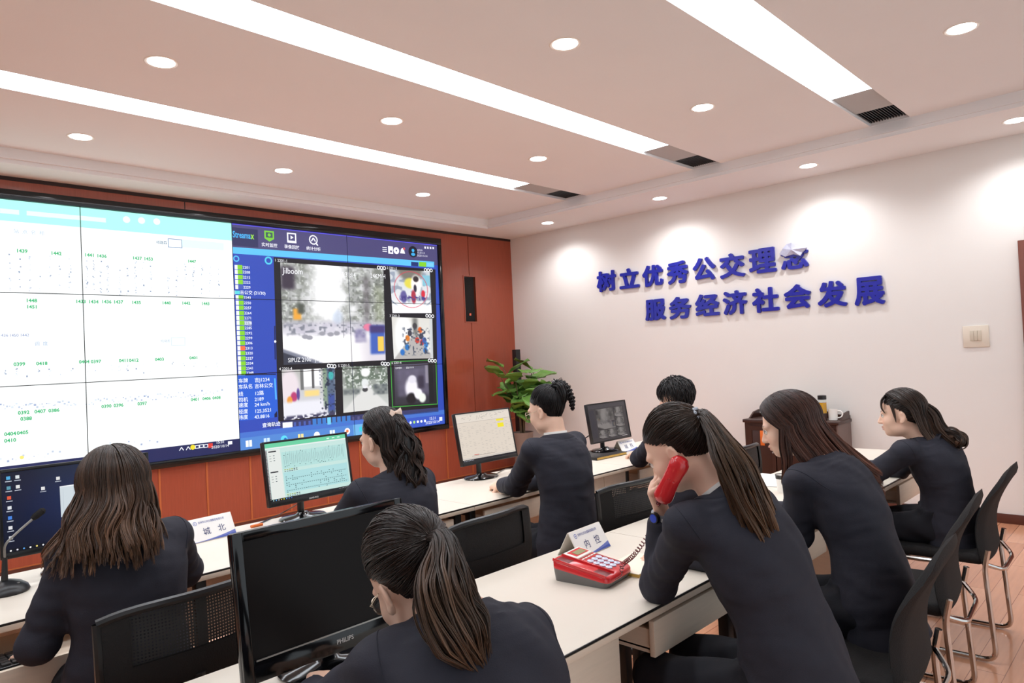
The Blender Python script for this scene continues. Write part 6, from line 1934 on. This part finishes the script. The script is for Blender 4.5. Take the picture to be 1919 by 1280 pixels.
# B: half-up dark hair with a bow
root, C, R, N, F_, S_ = person('person with wavy black hair and a pale bow clip before the green chart', (-4.985, -3.985, 1.178), 92, (-4.97, -4.06, .575),
    [(-5.125, -4.03, .985), (-4.84, -4.04, .99)], [(-5.165, -3.86, .80), (-4.775, -3.88, .80)], [(-5.03, -3.66, .785), (-4.86, -3.65, .785)], head=(98, 12, -3), seed=2, group=PG)
h = Hair(C, R, (24, 19, 19), (58, 42, 34), 22)
h.cap()
h.gather(1700, (0, -.80, .62), front=.45, rad=.0014)
h.hang(1700, .23, flare=.0, drift=(.045, -.03, 0), wave=.010, wf=2.2, phi=(120, 180), clump=.5, rad=.0014, rimz=-.15, layer=.012)
h.tail(700, [hl(C, R, (0, -.088, .088)), hl(C, R, (0, -.125, .03)), hl(C, R, (.01, -.125, -.06)), (-4.95, -4.13, 1.03), (-4.93, -4.15, .935)], [.014, .045, .068, .072, .05], flat=.55, wave=.013, wf=3.2, t0=.1)
h.build(root)
bw = MB(); bc = hl(C, R, (0, -.106, .096))
for s in (-1, 1):
    bw.add([bc + R @ np.array(p) for p in ((0, -.004, .004), (s * .028, -.010, .016), (s * .036, -.006, 0), (s * .028, -.010, -.014), (0, -.004, -.004), (s * .018, -.016, .001))], [(0, 1, 5), (1, 2, 5), (2, 3, 5), (3, 4, 5), (4, 0, 5), (0, 4, 3, 2, 1)])
bw.sphere(bc + R @ np.array([0, -.009, 0]), (.006, .006, .007), 10, 8)
obj('bow_clip', bw, mat('pale_pink_bow', (240, 214, 196), .4), root, world=True)

# C: glasses, braid
root, C, R, N, F_, S_ = person('person with glasses and a looped black braid, one hand on the far desk', (-4.035, -4.06, 1.216), 86, (-4.045, -4.17, .585),
    [(-4.175, -4.085, 1.035), (-3.885, -4.10, 1.035)], [(-4.085, -3.87, .835), (-3.80, -3.93, .83)], [(-3.955, -3.635, .792), (-3.82, -3.68, .785)], head=(98, 16, 0), glasses=True, shirt=True, seed=3, group=PG,
    hands={'L': dict(d=(.35, 1, -.12), curl=(35, 40, 30), back=(-.5, 0, 1)), 'R': dict(d=(0, 1, -.05))})
h = Hair(C, R, (22, 19, 20), (34, 28, 28), 23)
h.cap()
h.gather(2000, (.05, -.62, .76), front=.45, bulge=.005, off=.006, rad=.0014)
tie = hl(C, R, (.006, -.078, .112))
# the braid: three strands plaited, looped down from the crown
bp_ = np.array(smooth_path([tie, hl(C, R, (.012, -.112, .108)), hl(C, R, (.02, -.138, .07)), hl(C, R, (.026, -.142, .015)), hl(C, R, (.028, -.130, -.035))], 12))
sp2 = np.gradient(bp_, axis=0); sp2 /= np.linalg.norm(sp2, axis=1, keepdims=True)
A_ = np.cross(sp2, R[:, 0]); A_ /= np.linalg.norm(A_, axis=1, keepdims=True); B_ = np.cross(sp2, A_)
tq = np.linspace(0, 1, len(bp_)); wd = np.interp(tq, [0, .3, .8, 1], [.026, .022, .013, .006])
for k in range(3):
    g = 2 * PI * (tq * 4.2 + k / 3)
    ctr = bp_ + B_ * (wd * .62 * np.sin(g))[:, None] + A_ * (wd * .45 * np.sin(2 * g))[:, None]
    for e in range(40):
        o_ = h.r.normal(0, .38, 2)
        h.strands((ctr + (A_ * o_[0] + B_ * o_[1]) * wd[:, None] * .8)[None], .0022 * np.interp(tq, [0, .9, 1], [1, .9, .3]), 0, 1, .2)
h.tail(160, [tie, hl(C, R, (0, -.12, .10)), hl(C, R, (0, -.128, .05)), hl(C, R, (0, -.105, .0))], [.02, .036, .03, .012], flat=.7, t0=0)
h.build(root)
obj('hair_bead', MB().sphere(hl(C, R, (.0, -.088, .125)), .010, 14, 10), mat('pearl_bead', (232, 228, 236), .15), root, world=True)

# D: short hair, far end
root, C, R, N, F_, S_ = person('person with short black hair at the far end, mostly hidden', (-2.875, -4.10, 1.19), 92, (-2.87, -4.12, .575),
    [(-3.015, -4.09, .995), (-2.725, -4.10, .995)], [(-2.90, -3.83, .81), (-2.62, -3.92, .81)], [(-2.66, -3.70, .80), (-2.60, -3.66, .79)], head=(100, 8, 0), seed=4, group=PG,
    hands={'L': dict(d=(.8, .3, .05), back=(0, .3, 1), curl=(30, 35, 30)), 'R': dict(d=(-.1, 1, -.05))})
h = Hair(C, R, (24, 20, 21), (36, 30, 30), 24)
h.cap(off=.014, nape=-.7)
u = h.roots(900, nape=-.72, front=.42)
Tn = u + np.array([0.0, -.05, -.62]) + h.r.normal(0, .12, (900, 3)); Tn[:, 1] += .35 * (u[:, 1] > .35); Tn /= np.linalg.norm(Tn, axis=1, keepdims=True)
t_ = np.linspace(0, 1, 9)
h.strands(h.sc(h.slerp(u, Tn, t_), .012 + .016 * np.sin(PI * (t_ * .75))[None, :, None] * h.r.uniform(.6, 1.2, (900, 1, 1))), .0023 * np.interp(t_, [0, .7, 1], [1, 1, .3]), 0, 1, .2)
h.build(root)

# E: foreground, ponytail, glasses, head bent over the desk
root, C, R, N, F_, S_ = person('person with a low ponytail and glasses bent over the nearest desk', (-5.882, -5.338, 1.092), 74, (-5.90, -5.60, .575),
    [(-5.985, -5.385, .975), (-5.74, -5.475, .965)], [(-6.06, -5.18, .815), (-5.63, -5.30, .815)], [(-5.90, -5.00, .785), (-5.72, -5.08, .785)], head=(78, 34, -16), glasses=True, collar=None, seed=5, group=PG, neck=(-5.865, -5.435, 1.045),
    hands={'L': dict(d=(.6, .8, -.05)), 'R': dict(d=(-.4, 1, -.05), curl=(45, 40, 30))})
h = Hair(C, R, (30, 25, 25), (88, 66, 50), 25)
h.cap()
h.gather(3200, (.08, -.98, -.10), front=.45, rad=.0012)
tie = hl(C, R, (.008, -.110, .030))
h.tail(2300, [tie, hl(C, R, (.012, -.135, .012)), hit(838, 1130, 1, -5.51), hit(872, 1195, 1, -5.54), hit(906, 1258, 1, -5.555)], [.016, .034, .058, .058, .016], flat=.7, wave=.003, t0=.1, rad=.0011, minlen=.6)
h.build(root)
obj('hair_tie', MB().tube([tie + R @ np.array([.017 * math.cos(a), -.004, .017 * math.sin(a)]) for a in np.linspace(0, 2 * PI, 19)], .0045, n=8), MAT['black_fabric'], root, world=True)

# F: on the telephone
root, C, R, N, F_, S_ = person('person with a brown ponytail holding a red handset to the ear', (-4.892, -5.318, 1.204), 88, (-4.82, -5.61, .58),
    [(-5.01, -5.405, 1.02), (-4.715, -5.455, 1.015)], [(-4.888, -5.225, .80), (-4.53, -5.33, .79)], [(-4.905, -5.262, 1.015), (-4.56, -5.10, .785)], head=(98, 34, -4), shirt=True, seed=6, group=PG, vox=.0042, neck=(-4.865, -5.435, 1.085),
    hands={'L': dict(d=(-.38, .06, 1), back=(-.25, 1, .1), curl=(48, 55, 40), thumb=(.85, .40, -.30), tcurl=5), 'R': dict(d=(-.4, 1, -.05))})
FC, FR = C, R
h = Hair(C, R, (38, 28, 24), (100, 74, 52), 26)
h.cap()
h.gather(2600, (.02, -.99, .06), front=.42, rad=.0013)
tie = hl(C, R, (.004, -.107, .046))
h.tail(2300, [tie, hl(C, R, (.004, -.128, .042)), hit(1372, 862, 1, -5.50), hit(1406, 940, 1, -5.535), hit(1442, 1012, 1, -5.56), hit(1476, 1082, 1, -5.58)], [.018, .046, .082, .092, .070, .018], flat=.55, wave=.006, t0=.1, rad=.0012, minlen=.7, clump=.4)
h.build(root)
obj('scrunchie', MB().tube([tie + R @ np.array([.022 * math.cos(a), -.004 + .003 * math.sin(9 * a), .022 * math.sin(a)]) for a in np.linspace(0, 2 * PI, 37)], .0075, n=8), mat('grey_scrunchie', (176, 182, 192), .6), root, world=True)
wv = nrm(np.array((-4.905, -5.262, 1.015)) - np.array((-4.888, -5.225, .80)))
wc = np.array((-4.905, -5.262, 1.015)) - wv * .004
wt_ = obj('wristwatch', MB().tube([wc - wv * .009, wc + wv * .009], [.0345, .0335], n=28), mat('grey_watch_strap', (120, 124, 130), .5), root, world=True)
dv = nrm(np.array((-.9, .12, .0)) - wv * (np.array((-.9, .12, .0)) @ wv))
obj('watch_case', MB().tube([wc + dv * .031, wc + dv * .042], [.017, .0155], n=24), MAT['black_plastic'], wt_, world=True)
obj('watch_face', MB().tube([wc + dv * .0421, wc + dv * .0428], [.0125, .0125], n=24), MAT['blue_gloss'], wt_, world=True)

# G: long loose hair
root, C, R, N, F_, S_ = person('person with long loose reddish-brown hair, in profile beside the caller', (-4.035, -5.285, 1.183), 96, (-4.05, -5.565, .575),
    [(-4.185, -5.385, 1.005), (-3.895, -5.415, 1.005)], [(-4.125, -5.335, .80), (-3.80, -5.27, .80)], [(-3.995, -5.13, .86), (-3.86, -5.04, .80)], head=(108, 18, 0), collar=None, seed=7, group=PG, vox=.0042, neck=(-4.04, -5.415, 1.07),
    hands={'L': dict(d=(.25, 1, .1), curl=(40, 40, 30), back=(-.7, .2, .8)), 'R': dict(d=(-.2, 1, -.1))})
h = Hair(C, R, (34, 25, 24), (104, 66, 52), 27)
h.cap()
h.hang(4200, .29, flare=.01, drift=(.06, -.17, .0), wave=.005, wf=1.2, phi=(78, 180), part_x=.05, clump=.45, lvar=.25, crown=(-.5, .66), rad=.0014)
h.hang(160, .22, flare=.0, drift=(.0, .0, .0), wave=.004, wf=1.2, phi=(72, 92), part_x=.05, clump=.5, crown=(.3, .66), sides=(-1,))
h.build(root)

# H: half-up hair, right, profile
root, C, R, N, F_, S_ = person('person with half-up brown hair in profile, rightmost at the near row', (-2.775, -5.335, 1.112), 92, (-2.67, -5.495, .575),
    [(-2.905, -5.38, .945), (-2.61, -5.425, .945)], [(-2.86, -5.185, .795), (-2.50, -5.23, .795)], [(-2.655, -5.04, .787), (-2.56, -4.99, .785)], head=(100, 6, 0), seed=8, group=PG, vox=.0042, neck=(-2.74, -5.43, 1.0),
    hands={'L': dict(d=(.45, 1, -.02), curl=(35, 40, 30), back=(-.3, .1, 1)), 'R': dict(d=(-.1, 1, -.05))})
h = Hair(C, R, (38, 29, 25), (84, 62, 48), 28)
h.cap(front=.38, side=-.15)
h.gather(1500, (0, -.92, .22), front=.38, side=-.15, rad=.0018)
h.tail(500, [hl(C, R, (0, -.10, .05)), hl(C, R, (0, -.14, -.01)), hl(C, R, (0, -.155, -.07)), hl(C, R, (0, -.19, -.13)), hl(C, R, (.0, -.215, -.17))], [.02, .042, .05, .045, .03], flat=.7, wave=.004, wf=1.2, t0=.1)
h.tail(260, [hl(C, R, (0, -.175, -.10)), hl(C, R, (.0, -.215, -.115)), hl(C, R, (0, -.235, -.15)), hl(C, R, (0, -.205, -.18))], [.03, .035, .035, .02], flat=.9, wave=.008, wf=1.6, t0=.2)
h.hang(500, .17, flare=.0, drift=(.02, -.06, 0), wave=.004, wf=1.5, phi=(112, 180), clump=.6, rimz=-.2, layer=.01)
for s in (-1, 1):
    h.tail(70, [hl(C, R, (s * .020, .055, .108)), hl(C, R, (s * .038, .072, .084)), hl(C, R, (s * .054, .076, .048)), hl(C, R, (s * .064, .062, .018))], [.010, .016, .012, .005], flat=.35, core=False, rad=.0014, t0=0)
    h.tail(40, [hl(C, R, (s * .066, .03, .06)), hl(C, R, (s * .073, .025, .02)), hl(C, R, (s * .072, .022, -.03))], [.008, .008, .003], flat=.35, core=False, rad=.0013, t0=0, flat_dir=R[:, 1])
h.build(root)

# handset and its coiled cord
hs_top, hs_bot = hit(1270, 876, 1, -5.37), hit(1249, 918, 1, -5.335)
hsx = nrm(hs_top - hs_bot)
th = thing('telephone_handset', 'red telephone handset held to an ear', 'handset', tuple(hs_bot))
g = SDF(ext=.0008)
inn = nrm(np.array((.85, .35, 0)) - hsx * (np.array((.85, .35, 0)) @ hsx))
HR = np.stack([np.cross(hsx, inn), inn, hsx], 1)
g.trunk([(hs_bot - hsx * .036 + inn * .002, .018, .010, HR[:, 0], inn), (hs_bot - hsx * .026, .0245, .014, HR[:, 0], inn), (hs_bot + inn * -.004, .0255, .014, HR[:, 0], inn), ((hs_bot + hs_top) / 2 - inn * .008, .024, .014, HR[:, 0], inn), (hs_top - inn * .004, .0255, .014, HR[:, 0], inn), (hs_top + hsx * .016, .0245, .014, HR[:, 0], inn), (hs_top + hsx * .026 + inn * .002, .017, .010, HR[:, 0], inn)], .008)
g.ell(hs_top + hsx * .006 + inn * .008, (.024, .020, .024), HR, .014); g.ell(hs_bot - hsx * .016 + inn * .008, (.024, .020, .024), HR, .014)
quick_mesh('grip', *g.mesh(.0025), MAT['red_plastic'], th)
pts = []
pa, pb = np.array(ph.location) + np.array(Matrix.Rotation(math.radians(7.6), 3, 'Z') @ Vector((-.05, -.112, .026))), hs_bot - hsx * .055
mid_ = [pa, pa + np.array((.02, -.012, .012)), pa + np.array((.045, .0, .035)), (pa + np.array((-4.862, -5.215, .985))) / 2 + np.array((.0, .0, -.008)), np.array((-4.862, -5.215, .985)), np.array((-4.90, -5.25, 1.06)), pb]
gd = np.array(smooth_path(mid_, 60))
tn = np.gradient(gd, axis=0); tn /= np.linalg.norm(tn, axis=1, keepdims=True)
a1 = np.cross(tn, [0.3, 1, 0]); a1 /= np.linalg.norm(a1, axis=1, keepdims=True); a2 = np.cross(tn, a1)
sl_ = np.concatenate([[0], np.cumsum(np.linalg.norm(np.diff(gd, axis=0), axis=1))])
L_ = sl_[-1]; nn = 900
ss = np.linspace(0, L_, nn)
I_ = lambda q: np.stack([np.interp(ss, sl_, q[:, i]) for i in range(3)], 1)
env = np.clip(np.minimum(ss - .03, L_ - .012 - ss) / .02, 0, 1) * .0062
ang = 2 * PI * ss / .0125
hp = I_(gd) + I_(a1) * (env * np.cos(ang))[:, None] + I_(a2) * (env * np.sin(ang))[:, None]
obj('coil_cord', MB().tube(list(hp), .0016, n=6), MAT['dark_red'], ph, world=True)
